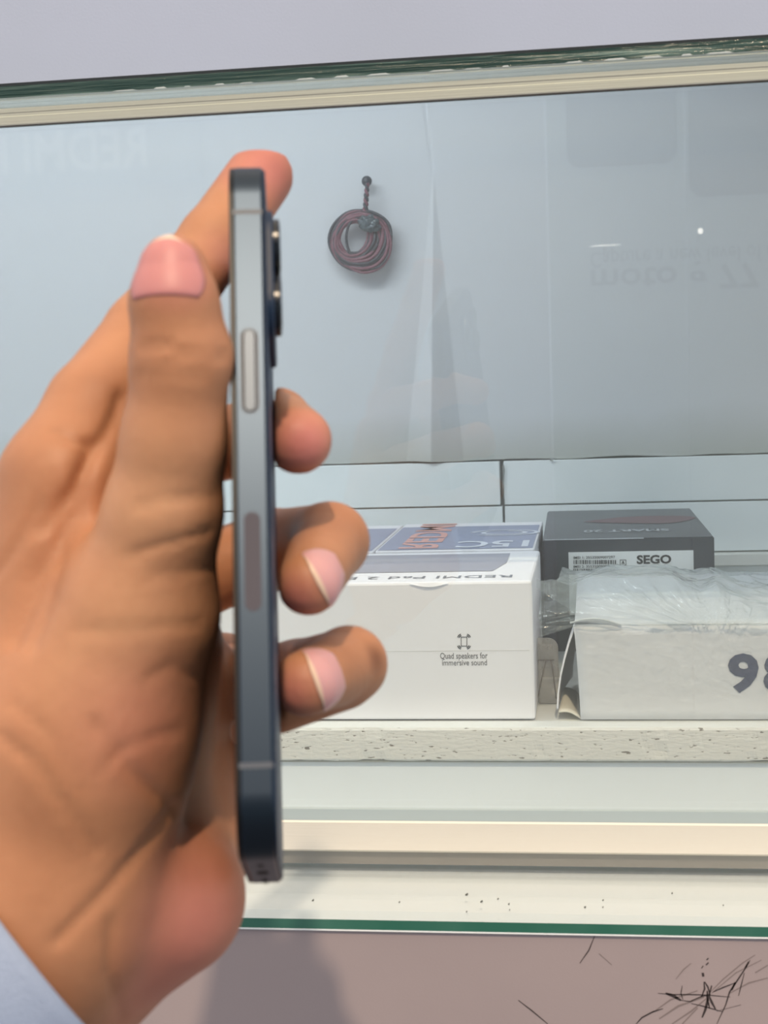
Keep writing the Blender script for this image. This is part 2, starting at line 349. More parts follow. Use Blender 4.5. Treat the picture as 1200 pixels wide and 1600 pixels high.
# chipped edge strip of the shelf, subdivided and dented
nxs = 900; prof = [(-.0006, SH - .0001), (-.0014, SH - .0012), (-.0016, SH - .006), (-.0016, SH - .011), (-.0014, SH - .0150), (-.0003, SH - .0160)]
vs = []; fs = []
for i in range(nxs + 1):
    x = XL + (XR - XL) * i / nxs
    for j, (dy, z) in enumerate(prof):
        nn_ = noise.noise(Vector((x * 60, z * 160, 1))) + .6 * noise.noise(Vector((x * 220, z * 300, 5)))
        dent = .0005 * max(0, nn_ - .25) * 3
        vs.append((x, .6882 + dy + min(dent, .0012), z + .0003 * nn_ * (j in (0, 5))))
kk = len(prof)
for i in range(nxs):
    for j in range(kk - 1): fs.append((i * kk + j, (i + 1) * kk + j, (i + 1) * kk + j + 1, i * kk + j + 1))
mesh('shelf_edge', vs, fs, MT['shelf_edge'], case, smooth=False)['label'] = 'white paint edge chipped and cracked'
# dirt line under the shelf edge
box('shelf_joint', XL, XR, .6880, .6902, SH - .0169, SH - .0161, MT['grout'], case)
top = box('ceiling', XL, XR, .62, 1.12, .42, .43, mat('milky_top', srgb(235, 238, 240), .6)); tag(top, kind='structure')
# specks of grit on the ledge glass and pin marks
random.seed(11); qs = []
for (px, py, r_) in ((729, 1398, 2.6), (752, 1409, 2.4), (778, 1405, 1.4), (795, 1413, 1.8), (914, 1418, 1.8), (624, 1410, 1.3), (489, 1407, 2.0), (942, 1407, 1.2), (1050, 1396, 1.6), (796, 1422, 1), (729, 1425, 1.2), (942, 1418, 1.1), (1130, 1415, 1.2)):
    c = onZ(px, py, LG + .0002); rr = r_ * .00026
    pts_ = []
    for a_ in range(7): pts_.append((c.x + rr * math.cos(a_ * .9) * random.uniform(.7, 1.2), c.y + 1.9 * rr * math.sin(a_ * .9), c.z))
    qs.append(pts_)
for pts_ in qs:
    vs = pts_ + [(p[0] * .5 + pts_[0][0] * .5, p[1] * .5 + pts_[3][1] * .5, p[2] + .0004) for p in pts_]
    mesh('grit_speck', vs, [tuple(range(7, 14))] + [(i, (i + 1) % 7, 7 + (i + 1) % 7, 7 + i) for i in range(7)], mat('grit', srgb(84, 86, 84), .8) if 'grit' not in bpy.data.materials else bpy.data.materials['grit'], case)
# scratches on the mauve front: a star of black scuffs and stray lines
front_y = .5609
ink_s = mat('scuff_black', srgb(62, 54, 56), .7); ink_s2 = mat('scuff_soft', srgb(138, 126, 126), .8)
def scuff(pts_, w_, m_):
    P = [onY(px, py, front_y) for px, py in pts_]; vs = []; n_ = len(P)
    for i, p in enumerate(P):
        a_ = P[max(i - 1, 0)]; b_ = P[min(i + 1, n_ - 1)]; d = (b_ - a_); nrm = Vector((-d.z, 0, d.x)).normalized()
        ww = w_ * .000255 * (0.25 + .75 * math.sin(math.pi * (i + .35) / (n_ - .3)))
        vs += [tuple(p + nrm * ww), tuple(p - nrm * ww)]
    mesh('scuff_mark', vs, [(2 * i, 2 * i + 1, 2 * i + 3, 2 * i + 2) for i in range(n_ - 1)], m_, case)
for pts_, w_ in (([(1028, 1552), (1050, 1554), (1080, 1554), (1108, 1555), (1141, 1558)], .9), ([(1040, 1552), (1052, 1556), (1064, 1563)], 2.6),
                 ([(1064, 1563), (1078, 1565), (1096, 1557), (1108, 1555)], .9), ([(1105, 1548), (1106, 1562), (1102, 1578), (1097, 1590)], 2.0),
                 ([(1108, 1556), (1112, 1566), (1118, 1577)], 1.8), ([(1104, 1556), (1107, 1568), (1109, 1576)], 1.2),
                 ([(1080, 1568), (1098, 1572), (1112, 1576), (1129, 1581)], .9), ([(1100, 1534), (1101, 1545), (1096, 1558)], 1.3),
                 ([(1101, 1534), (1106, 1542), (1110, 1556)], 1.2), ([(1112, 1540), (1108, 1555)], 1.4), ([(1098, 1520), (1099, 1526)], 2.4), ([(1103, 1508), (1107, 1504)], 1.3),
                 ([(1104, 1500), (1107, 1497)], 1.2), ([(1096, 1513), (1099, 1509)], .9), ([(1172, 1500), (1166, 1511), (1152, 1532), (1140, 1550), (1134, 1570), (1120, 1600)], 1.1),
                 ([(1170, 1503), (1164, 1513)], 1.8), ([(1148, 1536), (1130, 1543), (1114, 1550)], 1.0), ([(1149, 1535), (1143, 1547)], 1.9), ([(1066, 1540), (1064, 1552), (1067, 1562)], .8),
                 ([(1163, 1520), (1158, 1540), (1154, 1556)], .8), ([(994, 1600), (1003, 1590), (1020, 1581), (1036, 1576)], 1.2), ([(810, 1563), (832, 1580), (856, 1600)], 1.0),
                 ([(929, 1463), (920, 1485), (906, 1505)], .9), ([(1158, 1570), (1120, 1580)], .4)):
    scuff(pts_, w_, ink_s)
for pts_, w_ in (([(1020, 1582), (1048, 1562), (1090, 1548)], 1.2), ([(1030, 1592), (1060, 1572), (1100, 1558)], 1.6), ([(1050, 1600), (1080, 1580), (1104, 1560)], 1.3),
                 ([(1108, 1552), (1130, 1530), (1160, 1505), (1180, 1492)], .9), ([(1112, 1552), (1150, 1520), (1190, 1500)], .8), ([(1140, 1552), (1170, 1536), (1200, 1528)], 1.1),
                 ([(1056, 1530), (1068, 1515), (1080, 1505)], .8), ([(1066, 1600), (1090, 1575)], 1.2), ([(936, 1490), (956, 1508)], .8), ([(1180, 1520), (1200, 1508)], 1.1)):
    scuff(pts_, w_, ink_s2)

# ------------------------------------------------------------------ tablet carton (nearest, left)
def pl(px, py, y): return onY(px, py, y)
tx1 = pl(834, 1015, .70).x; tz = pl(834, 907, .70).z; tx0 = tx1 - .285; ty0, ty1 = .700, .8118
tb = empty('tablet_box', ((tx0 + tx1) / 2, (ty0 + ty1) / 2, SH))
tag(tb, 'wide white tablet carton lying flat, printed with a four speaker icon', 'box')
seam = pl(700, 1017, .70).z
box('carton', tx0, tx1, ty0, ty1, SH + .0008, tz, MT['paper'], tb, bev=.0013)
box('seal_line', tx0 + .002, tx1 - .002, ty0 - .00012, ty0 + .0002, seam - .00012, seam + .00012, mat('faint_seam', srgb(214, 212, 209), .5), tb)
# small crushed lip along the top edge
vs = []; 
for i in range(25):
    x = pl(640, 907, .7).x + (pl(700, 907, .7).x - pl(640, 907, .7).x) * i / 24; h = .0016 * math.sin(math.pi * i / 24)
    vs += [(x, ty0 - .0003 - .3 * h, tz - .0004), (x, ty0 - .0008 - .4 * h, tz - .0006 - h)]
mesh('torn_edge', vs, [(2 * i, 2 * i + 1, 2 * i + 3, 2 * i + 2) for i in range(24)], MT['paper'], tb)
fy = ty0 - .0002
P = lambda px, py, y=fy: onY(px, py, y)
def tfront(name, body, x0, yb, x1, yt, m_, parent, y=fy, bold=0):
    a_ = onY(x0, yb, y); b_ = onY(x1, yb, y); c_ = onY(x0, yt, y)
    return text(name, body, a_, Vector((b_.x - a_.x, 0, 0)), Vector((0, 0, c_.z - a_.z)), m_, parent, bold)
tfront('lettering', 'Quad speakers for', 688, 1032.5, 762, 1020, MT['ink_grey'], tb, bold=.004)
tfront('lettering', 'immersive sound', 691, 1040, 761, 1031, MT['ink_grey'], tb, bold=.004)
# icon: tablet outline with two sound arcs at each corner
qs = []
def strip(poly, w_, closed=False, y=fy):
    n_ = len(poly)
    for i in range(n_ if closed else n_ - 1):
        a_ = Vector(poly[i]); b_ = Vector(poly[(i + 1) % n_]); d = (b_ - a_).normalized(); q = Vector((-d.y, d.x)) * w_ / 2; d = d * w_ * .35
        qs.append([onY(*(a_ - d + q), y), onY(*(a_ - d - q), y), onY(*(b_ + d - q), y), onY(*(b_ + d + q), y)])
strip([(720.5, 995.5), (729.5, 995.5), (729.5, 1009.5), (720.5, 1009.5)], 1.3, True)
for sx_, sy_, cx_, cy_ in ((-1, -1, 722, 998), (1, -1, 728, 998), (-1, 1, 722, 1007), (1, 1, 728, 1007)):
    for rr in (5.0, 7.3):
        strip([(cx_ + sx_ * rr * math.cos(a_), cy_ + sy_ * rr * math.sin(a_)) for a_ in np.linspace(.35, 1.25, 5)], 1.5)
quads('speaker_icon', qs, MT['ink_grey'], tb)
tzp = tz + .0002
def ztop(px, py, z=None): return onZ(px, py, tzp if z is None else z)
a_, b_, c_, d_ = ztop(800, 893), ztop(786, 865), None, None
x1p = ztop(769, 893).x; yb = ztop(700, 893).y; yt = ztop(700, 866).y
quads('printed_panel', [[(tx0 + .03, yb, tzp), (x1p, yb, tzp), (x1p + .0052, yb + .03, tzp), (x1p + .0052, yt, tzp), (tx0 + .03, yt, tzp)]], MT['grey_pic'], tb)
# line of print, upside down from here, along the front edge of the lid
xa = ztop(800, 901).x; xb = ztop(480, 901).x; y0_ = ztop(700, 903.2).y; y1_ = ztop(700, 899.4).y
text('lettering', 'REDMI Pad 2 Bund', (xa, y1_, tzp), (xb - xa, 0, 0), (0, y0_ - y1_, 0), mat('pale_grey_ink', srgb(128, 132, 142), .5), tb, .0)

# ------------------------------------------------------------------ lilac-blue phone cartons behind
def bluebox(x0, x1, y0, y1, zt, label):
    b_ = empty('phone_box', ((x0 + x1) / 2, (y0 + y1) / 2, SH)); tag(b_, label, 'box', 'lilac blue phone cartons')
    box('carton', x0, x1, y0, y1, SH + .0006, zt, MT['paper'], b_, bev=.0008)
    z = zt + .0002
    quads('printed_panel', [[(x0 + .0012, y0 + .001, z), (x1 - .0012, y0 + .001, z), (x1 - .0012, y1 - .020, z), (x0 + .0012, y1 - .020, z)]], MT['blue_card'], b_)
    return b_
zt = tz + .0010
bA0 = onZ(584, 863, zt); bA1 = onZ(834, 860, zt); by0 = .8145; by1 = onZ(700, 818, zt).y
xa0 = bA0.x; xa1 = onZ(834, 861, zt).x
B1 = bluebox(xa0, xa1, by0, by1, zt, 'lilac blue phone carton behind the white tablet carton, with orange print, beside the black box')
z = zt + .0004
# orange word running away from the viewer
text('lettering', 'REDMI', (xa0 + .012, by0 + .006, z), (0, by1 - by0 - .010, 0), (.022, 0, 0), MT['ink_orange'], B1, .02)
w0 = onZ(822, 861, z).x; w1 = onZ(706, 861, z).x
text('lettering', '15C', (w0, by0 + .036, z), (w1 - w0, 0, 0), (0, -.030, 0), MT['ink_white'], B1, .02)
qs = []
cc = onZ(788, 832, z)
for r0 in (.008, .013):
    for i in range(18):
        t0 = i / 18 * 2 * math.pi * .85 + r0 * 300; t1 = t0 + 2 * math.pi * .85 / 18
        f = lambda t_, r_: (cc.x + r_ * 1.4 * math.cos(t_), cc.y + r_ * math.sin(t_), z)
        qs.append([f(t0, r0), f(t1, r0), f(t1, r0 + .0022), f(t0, r0 + .0022)])
quads('swirl_print', qs, MT['ink_white'], B1)
B2 = bluebox(xa0 - .110, xa0 - .0012, by0 + .001, by1 - .002, zt - .0003, 'second lilac blue phone carton, half hidden behind the ring finger')
text('lettering', 'REDMI', (xa0 - .100, by0 + .006, z), (0, by1 - by0 - .010, 0), (.022, 0, 0), MT['ink_orange'], B2, .02)
w0 = xa0 - .008
text('lettering', '15C', (w0, by0 + .036, z), (-.040, 0, 0), (0, -.030, 0), MT['ink_white'], B2, .02)

# ------------------------------------------------------------------ black phone carton
ky0 = .872
kx0 = onY(848, 843, ky0).x; kx1 = onY(1116, 843, ky0).x; kz = onY(980, 841, ky0).z
ky1 = onZ(960, 796.5, kz).y
K = empty('black_phone_box', ((kx0 + kx1) / 2, (ky0 + ky1) / 2, SH)); tag(K, 'charcoal black phone carton with a white barcode label, behind the crumpled plastic', 'box')
# top tapers slightly to the rear as the photograph shows (carton turned a little)
bm = bmesh.new()
ins = onZ(1080, 796, kz).x
kx0b = onZ(856, 797, kz).x
V = [bm.verts.new(p) for p in ((kx0, ky0, SH), (kx1, ky0, SH), (ins, ky1, SH), (kx0b, ky1, SH), (kx0, ky0, kz), (kx1, ky0, kz), (ins, ky1, kz), (kx0b, ky1, kz))]
for f in ((3, 2, 1, 0), (4, 5, 6, 7), (0, 1, 5, 4), (1, 2, 6, 5), (2, 3, 7, 6), (3, 0, 4, 7)): bm.faces.new([V[i] for i in f])
bmesh.ops.bevel(bm, geom=bm.edges[:], offset=.0007, segments=2, affect='EDGES')
frombm('carton', bm, MT['black_card'], K)
ly = ky0 - .0003
box('barcode_label', onY(889, 900, ly).x, onY(1084, 900, ly).x, ly - .0001, ly + .0003, onY(980, 960, ly).z, onY(980, 861.5, ly).z, MT['label'], K)
ly -= .0003
tfront('lettering', 'SEGO', 995, 881.5, 1049, 867.5, MT['ink_black'], K, ly, .035)
for i, (s_, yy) in enumerate((('Model: Smart 20', 893), ('Color: Shadow Black', 901), ('IMEI: 1355535300', 909))):
    tfront('lettering', s_, 999, yy + 2, 999 + (42, 53, 46)[i], yy - 4, MT['ink_grey'], K, ly, .005)
tfront('lettering', 'IMEI 1: 35535009007297', 896, 873.5, 961, 869.5, MT['ink_black'], K, ly, .012)
tfront('lettering', 'IMEI 2: 35535009007305', 896, 887.5, 961, 883.5, MT['ink_black'], K, ly, .012)
random.seed(3)
for ya, yb_ in ((875, 881.5), (888.5, 895)):
    qs = []; x = 896.0
    while x < 961:
        w_ = random.choice((.6, .9, 1.3, 1.7)); qs.append([onY(x, yb_, ly), onY(x + w_, yb_, ly), onY(x + w_, ya, ly), onY(x, ya, ly)]); x += w_ + random.choice((.7, .9, 1.4))
    quads('barcode', qs, MT['ink_black'], K)
qs = []; strip([(969, 875), (978, 875), (978, 883), (969, 883)], .9, True, ly); strip([(972, 881), (973.5, 877), (975, 881)], 1.3, False, ly)
quads('square_symbol', qs, MT['ink_black'], K)
kzp = kz + .0003
a0 = onZ(1046, 829, kzp).x; a1 = onZ(912, 829, kzp).x; y0_ = onZ(980, 830.5, kzp).y; y1_ = onZ(980, 827, kzp).y
text('lettering', 'SMART 20', (a0, y1_, kzp), (a1 - a0, 0, 0), (0, y0_ - y1_, 0), MT['ink_lgrey'], K, .02)
qs = []
cc = onZ(1000, 812, kzp)
pts_ = [(cc.x + .034 * math.cos(t_) + .004 * math.sin(3 * t_), cc.y + .022 * math.sin(t_) * (1 + .4 * math.cos(t_)), kzp - .0001) for t_ in np.linspace(0, 2 * math.pi, 28)[:-1]]
quads('red_swirl_print', [pts_], MT['ink_red'], K)
# paler worn line on the carton's front upper edge
box('worn_edge', kx0 + .001, kx1 - .040, ky0 - .0001, ky0 + .0006, kz - .0004, kz + .0001, MT['ink_lgrey'], K)

# ------------------------------------------------------------------ white "98" carton, open at the left end
nx0 = onY(906, 1060, .70).x; nz1 = onY(905, 979, .70).z; nx1 = nx0 + .165; ny0, ny1 = .700, .866
W = empty('open_phone_box', ((nx0 + nx1) / 2, .78, SH)); tag(W, 'white carton printed with a big navy 98, wrapped in plastic, its left end open', 'box')
th = .0008
def gridsheet(name, fn, nu, nv, m_, parent, thick=0.0, smooth=True):
    vs = [fn(i / nu, j / nv) for j in range(nv + 1) for i in range(nu + 1)]
    fs = [(j * (nu + 1) + i, j * (nu + 1) + i + 1, (j + 1) * (nu + 1) + i + 1, (j + 1) * (nu + 1) + i) for j in range(nv) for i in range(nu)]
    o = mesh(name, vs, fs, m_, parent, smooth=smooth)
    if thick:
        md = o.modifiers.new('thickness', 'SOLIDIFY'); md.thickness = thick; md.offset = 0
    return o
zb = SH + .0012
def front_fn(u, v):
    xl = nx0 + (-.0026 + .0026 * (1 - v) ** .6) * 1.0
    x = xl + (nx1 - xl) * u; return (x, ny0 + .0008 * math.sin(v * 3.1) * max(0, 1 - u * 4), zb + (nz1 - zb) * v)
gridsheet('front_panel', front_fn, 30, 10, MT['paper'], W, th)
gridsheet('top_panel', lambda u, v: (nx0 - .002 + (nx1 - nx0 + .002) * u, ny0 + (ny1 - ny0) * v, nz1 + .0003 - .0015 * math.sin(v * 3.14) * (1 - u)), 10, 10, MT['paper'], W, th)
gridsheet('bottom_panel', lambda u, v: (nx0 + (nx1 - nx0) * u, ny0 + (ny1 - ny0) * v, zb), 4, 4, MT['paper'], W, th)
gridsheet('back_panel', lambda u, v: (nx0 + (nx1 - nx0) * u, ny1, zb + (nz1 - zb) * v), 4, 4, MT['paper'], W, th)
gridsheet('end_panel', lambda u, v: (nx1, ny0 + (ny1 - ny0) * u, zb + (nz1 - zb) * v), 4, 4, MT['paper'], W, th)
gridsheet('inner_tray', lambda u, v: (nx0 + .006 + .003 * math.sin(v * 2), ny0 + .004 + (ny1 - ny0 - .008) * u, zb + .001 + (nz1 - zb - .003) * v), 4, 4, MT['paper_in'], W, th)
# side flap bulging out to the left, seen edge-on as a white line
edge = [(897, 983), (889, 1005), (882, 1030), (876, 1056), (872, 1085), (871, 1108)]
def flap(u, v):
    t_ = v * (len(edge) - 1); i = min(int(t_), len(edge) - 2); f_ = t_ - i
    ex = edge[i][0] + (edge[i + 1][0] - edge[i][0]) * f_; ey = edge[i][1] + (edge[i + 1][1] - edge[i][1]) * f_
    p = onY(ex, ey, ny0 + .002); return (p.x + .006 * u * u, ny0 + .002 + .075 * u, p.z)
gridsheet('side_flap', flap, 10, 20, MT['paper'], W, th)['label'] = 'flap bent outwards'
pA, pB, pC, pD = onY(906, 1121, .7005), onY(873, 1113, .7005), onY(876, 1103, .715), onY(904, 1101, .725)
def bflap(u, v):
    a_ = Vector((nx0, ny0 + .001, zb)).lerp(Vector((pB.x, ny0 + .001, max(pB.z, zb))), u)
    c_ = Vector((nx0, ny0 + .045, zb)).lerp(Vector((pB.x + .002, ny0 + .040, zb + .006)), u)
    p = a_.lerp(c_, v); return (p.x, p.y, p.z + .0015 * math.sin(u * 3.1))
gridsheet('bottom_flap', bflap, 8, 8, mat('cream_carton', srgb(226, 220, 206), .7), W, th)
gridsheet('dust_flap', lambda u, v: (nx0 - .004 + .024 * u, ny0 - .0012 + .010 * v * (1 - u), nz1 + .0006 + .0028 * (1 - v) * (1 - u) * u * 4 + .0012 * (1 - u) * (1 - v)), 12, 4, MT['paper'], W, th)
fyy = ny0 - .0008
tfront('lettering', '9', 1138, 1083, 1186, 1021, MT['ink_navy'], W, fyy, .035)
tfront('lettering', '8', 1193, 1083, 1243, 1021, MT['ink_navy'], W, fyy, .035)
# plastic film: a tight layer over the front and a crumpled hood above it
wrapf = empty('plastic_wrap', ((nx0 + nx1) / 2, ny0, SH)); tag(wrapf, 'clear crumpled plastic film draped over the open white carton', 'plastic film')
def tight(u, v):
    x = nx0 - .0015 + (nx1 - nx0 + .004) * u; z = zb + .0005 + (nz1 - zb + .0005) * v
    w_ = abs(noise.noise(Vector((x * 90, z * 160, 0)))) * .0015 + abs(noise.noise(Vector((x * 300, z * 300, 4)))) * .0011 * (v > .5)
    return (x, ny0 - .0014 - w_ * (.25 + v), z)
gridsheet('tight_film', tight, 160, 50, MT['shrink'], wrapf)
# crumpled hood: starts at the carton's front top edge, rises in ridged folds, falls behind
prof_top = [(840, 907), (872, 905), (890, 912), (925, 898), (970, 900), (1010, 896), (1050, 899), (1078, 914), (1095, 922), (1120, 912), (1140, 925), (1170, 935), (1215, 944), (1400, 950)]
def top_at(px):
    for (a_, ya), (b_, yb_) in zip(prof_top, prof_top[1:]):
        if a_ <= px <= b_: return ya + (yb_ - ya) * (px - a_) / (b_ - a_)
    return prof_top[-1][1]
def ridged(x, z, s=0):
    v = 0; amp = 1; f_ = 1
    for _ in range(4):
        v += amp * (1 - 2 * abs(noise.noise(Vector((x * f_, z * f_, s))))); amp *= .5; f_ *= 2.1
    return v
def hood(u, v):
    px = 845 + (1400 - 845) * u
    pb = onY(px, 977 if px > 905 else 977 + (905 - px) * .3, ny0 - .002)
    yt = top_at(px); tip = onY(px, yt, ny0 + .028)
    p = Vector(pb).lerp(Vector(tip), v)
    fan = math.atan2(p.z - pb.z + .006, p.x - (nx0 + .062))
    rd = ridged(fan * 7 + 3, (p - Vector((nx0 + .06, ny0, nz1))).length * 25, 1.7)
    k_ = math.sin(min(v, .97) * math.pi) ** .6
    return (p.x + .0016 * noise.noise(Vector((p.x * 120, p.z * 120, 9))) * k_, p.y - .004 * math.sin(v * math.pi) - .0060 * rd * k_, p.z + .0010 * noise.noise(Vector((p.x * 200, 3, v * 6))) * v)
gridsheet('crumpled_film', hood, 260, 60, MT['film'], wrapf)
def hood2(u, v):
    px = 870 + (1390 - 870) * u; yt = top_at(px) + 3
    a_ = onY(px, yt, ny0 + .029); p = Vector(a_).lerp(Vector((a_.x + .004, ny1 - .012, nz1 + .0025)), v)
    rd = ridged(p.x * 30, p.y * 22, 5.2); k_ = math.sin(v * math.pi) ** .7
    return (p.x, p.y, p.z + .0036 * k_ * abs(rd))
gridsheet('draped_film', hood2, 160, 50, MT['film'], wrapf)
def tail(u, v):        # loose corner of film reaching left across the gap
    px = 838 + 62 * u; lo_ = 920 + 40 * u; hi_ = 905 + 6 * math.sin(u * 6)
    p = onY(px, hi_ + (lo_ - hi_) * v, ny0 + .006 - .006 * u)
    return (p.x, p.y + .0035 * ridged(p.x * 130, p.z * 25, 8) * .5, p.z)
gridsheet('film_corner', tail, 50, 24, MT['film'], wrapf)

# ------------------------------------------------------------------ cloudy acrylic stand between the cartons
AY = .735
A = empty('acrylic_stand', (onY(850, 1060, AY).x, AY + .02, SH)); tag(A, 'cloudy clear acrylic stand wedged between the two white cartons', 'display stand')
ax0 = tx1 + .0004; ax1 = onY(873, 1060, AY).x; az = onY(850, 998, AY).z
bm = bmesh.new(); pr = [(ax0, SH + .0002), (ax1, SH + .0002)]
for a_ in np.linspace(0, math.pi / 2, 8): pr.append((ax1 - .005 + .005 * math.cos(a_), az - .005 + .005 * math.sin(a_)))
pr.append((ax0, az))
f0 = bm.faces.new([bm.verts.new((x, AY, z)) for x, z in pr]); ex = bmesh.ops.extrude_face_region(bm, geom=[f0])
for v in ex['geom']:
    if isinstance(v, bmesh.types.BMVert): v.co.y += .003
bmesh.ops.bevel(bm, geom=[e_ for e_ in bm.edges if abs(e_.verts[0].co.y - e_.verts[1].co.y) < 1e-6], offset=.0005, segments=2, affect='EDGES')
frombm('upright_panel', bm, MT['acrylic'], A)
lz = onY(850, 1031, AY).z
line_m = mat('acrylic_groove', srgb(118, 108, 98), .5)
tube('bend_line', [(ax0, AY - .0003, lz), (ax1 - .002, AY - .0003, lz)], .00025, line_m, A, 6)
tube('bend_line', [onY(853, 1032, AY - .0004), onY(846, 1062, AY - .0004), onY(839, 1098, AY - .0004), onY(837, 1120, AY - .0004)], .00028, line_m, A, 6)
tube('bend_line', [onY(861, 1032, AY - .0004), onY(865, 1058, AY - .0004), onY(869, 1092, AY - .0004)], .00028, line_m, A, 6)
gridsheet('sloping_panel', lambda u, v: (ax0 + (ax1 - ax0 - .001) * u, AY + .0035 + .055 * v, az - .004 - (az - SH - .006) * v), 4, 8, MT['acrylic'], A, .0015)

# ------------------------------------------------------------------ coiled cable hanging on the lining
cc0 = onY(561, 376, 1.082); PX = 1.085 / F / .985
coil = empty('cable_coil', cc0); tag(coil, 'coiled maroon and dark grey cable hanging from a knob on the back panel', 'cable')
random.seed(8)
def loop(cx, cy, rx, ry, rotd, dy, r_, m_, ph=0, wob=1.0):
    pts_ = []
    for i in range(48):
        t_ = 2 * math.pi * i / 48; w_ = wob * noise.noise(Vector((math.cos(t_) * 1.5, math.sin(t_) * 1.5, ph)))
        x = (rx + 2.5 * w_) * math.cos(t_); y = (ry + 2.5 * w_) * math.sin(t_); c_, s_ = math.cos(rotd), math.sin(rotd)
        p = onY(cx + x * c_ - y * s_, cy + x * s_ + y * c_, 1.082 + dy + .0012 * noise.noise(Vector((math.cos(t_), math.sin(t_), ph + 7)))); pts_.append(p)
    tube('cable_loop', pts_, r_, m_, coil, 8, closed=True)
for i in range(26):
    t_ = i / 25
    loop(553 + 11 * t_ + random.uniform(-1.5, 1.5), 371 + 5 * t_ + random.uniform(-2, 2), 23 + 21 * t_, 27 + 19 * t_ + random.uniform(-1, 1), .5 + .5 * t_, -.0006 * (i % 4), .00125, MT['cable_red'] if i % 3 != 1 else MT['cable_dark'], i * 1.7)
loop(562, 376, 48, 47, .6, .0004, .0011, MT['cable_dark'], 30, .6)
loop(566, 378, 43, 49, -.5, -.0012, .0010, MT['cable_red'], 33, .6)
loop(575, 378, 33, 42, -.35, -.0016, .0010, MT['cable_dark'], 35, .6)
# twisted strand up to the knob
for ph, m_ in ((0, MT['cable_red']), (math.pi, MT['cable_dark'])):
    pts_ = [];
    for i in range(40):
        t_ = i / 39; px = 570 + 4 * t_ + 2.2 * math.sin(t_ * 22 + ph) * (1.2 - .5 * t_); py = 338 - 52 * t_
        p = onY(px, py, 1.0815 + .0008 * math.cos(t_ * 22 + ph)); pts_.append(p)
    tube('hanging_strand', pts_, .0011, m_, coil, 8)
kn = onY(573, 283, 1.0845)
bm = bmesh.new(); bmesh.ops.create_uvsphere(bm, u_segments=20, v_segments=12, radius=.0038, matrix=Matrix.Translation(kn) @ Matrix.Diagonal((1, .8, 1, 1)))
frombm('knob', bm, MT['cable_dark'], coil, smooth=True)
tube('knob_pin', [kn, kn + Vector((0, .010, 0))], .0012, MT['cable_dark'], coil, 8)
# crumpled tape holding the loops together
bm = bmesh.new(); kc = onY(577, 350, 1.0775); bmesh.ops.create_icosphere(bm, subdivisions=4, radius=1, matrix=Matrix.Identity(4))
for v in bm.verts:
    n_ = 1 + .35 * noise.noise(v.co * 2.2) + .18 * noise.noise(v.co * 6)
    v.co = Vector((v.co.x * .0078 * n_, v.co.y * .0032 * n_, v.co.z * .0058 * n_)); v.co.rotate(Matrix.Rotation(.5, 3, 'Y')); v.co += kc
frombm('tape_tie', bm, MT['tie'], coil, smooth=True)

# ------------------------------------------------------------------ smartphone, held edge-on
th_t = math.radians(18.8)
U = nz((-.0435, math.cos(th_t), -math.sin(th_t)))                 # up along the phone (camera axes)
Dp = np.array([-.048, -math.sin(th_t), -math.cos(th_t)]); Dp = nz(Dp - U * U.dot(Dp))
Nn = np.cross(U, -Dp)                                            # thickness direction
if Nn[0] < 0: Nn = -Nn
PL, PW, PT, PR = 146.7, 71.5, 7.5, 12.0
# put the near face so that its outline runs from y=262 to y=1346
P0 = cp(402, 1330, 287)
def ph(u, d, n_): return P0 + U * u + Dp * d + Nn * n_          # camera mm
def proj(p): return 600 + F * p[0] / -p[2], 800 - F * p[1] / -p[2]
def outline(inset=0.0, seg=14):
    r_ = PR - inset; pts_ = []
    for (cu_, cd_, a0_) in ((PR, PR, math.pi), (PL - PR, PR, 1.5 * math.pi), (PL - PR, PW - PR, 0), (PR, PW - PR, .5 * math.pi)):
        for k_ in range(seg + 1):
            a_ = a0_ + k_ / seg * math.pi / 2; pts_.append((cu_ + r_ * math.cos(a_), cd_ + r_ * math.sin(a_)))
    return pts_
def fit():
    """shift / scale so the silhouette meets the photograph's top and bottom"""
    global P0, PL
    for _ in range(8):
        ys = [proj(ph(u, d, 0))[1] for u, d in outline() if d < PW * .5]
        lo_, hi_ = min(ys), max(ys)
        flat = proj(ph(0, PR, 0))[1]
        P0 = P0 + np.array([0, -(1346 - flat) / F * 290, 0]); PL += (lo_ - 262) / F * 320 - (1346 - flat) / F * 290 * 1.0
fit()
phone = empty('smartphone', cw(ph(0, PW / 2, 0)))
tag(phone, 'slim dark blue smartphone with flat metal edge, held edge-on in the hand', 'phone')
def layers(name, rings, m_, parent, smooth=True, capa=True, capb=True, mats=None):
    vs = []; fs = []; k_ = None
    for (ins, h) in rings:
        o_ = outline(ins); k_ = len(o_); vs += [cw(ph(u, d, h)) for u, d in o_]
    for i in range(len(rings) - 1):
        for j in range(k_): fs.append((i * k_ + j, i * k_ + (j + 1) % k_, (i + 1) * k_ + (j + 1) % k_, (i + 1) * k_ + j))
    if capa: fs.append(tuple(range(k_))[::-1])
    if capb: fs.append(tuple(range((len(rings) - 1) * k_, len(rings) * k_)))
    me = bpy.data.meshes.new(name); me.from_pydata([tuple(v) for v in vs], [], fs)
    bm = bmesh.new(); bm.from_mesh(me); bmesh.ops.recalc_face_normals(bm, faces=bm.faces); bm.to_mesh(me); bm.free()
    me.materials.append(m_); o = link(name, me, parent)
    me.shade_smooth(); me.set_sharp_from_angle(angle=math.radians(18)); return o
T2 = PT / 2
layers('frame', [(1.0, -T2 + .5), (.28, -T2 + .6), (0, -T2 + 1.0), (0, T2 - .75), (.28, T2 - .35), (1.0, T2 - .2)], MT['steel'], phone)
layers('screen', [(.9, -T2 + .6), (.12, -T2 + .6), (.10, -T2 - .1), (.7, -T2 - .35), (2.5, -T2 - .42)], MT['screen'], phone)
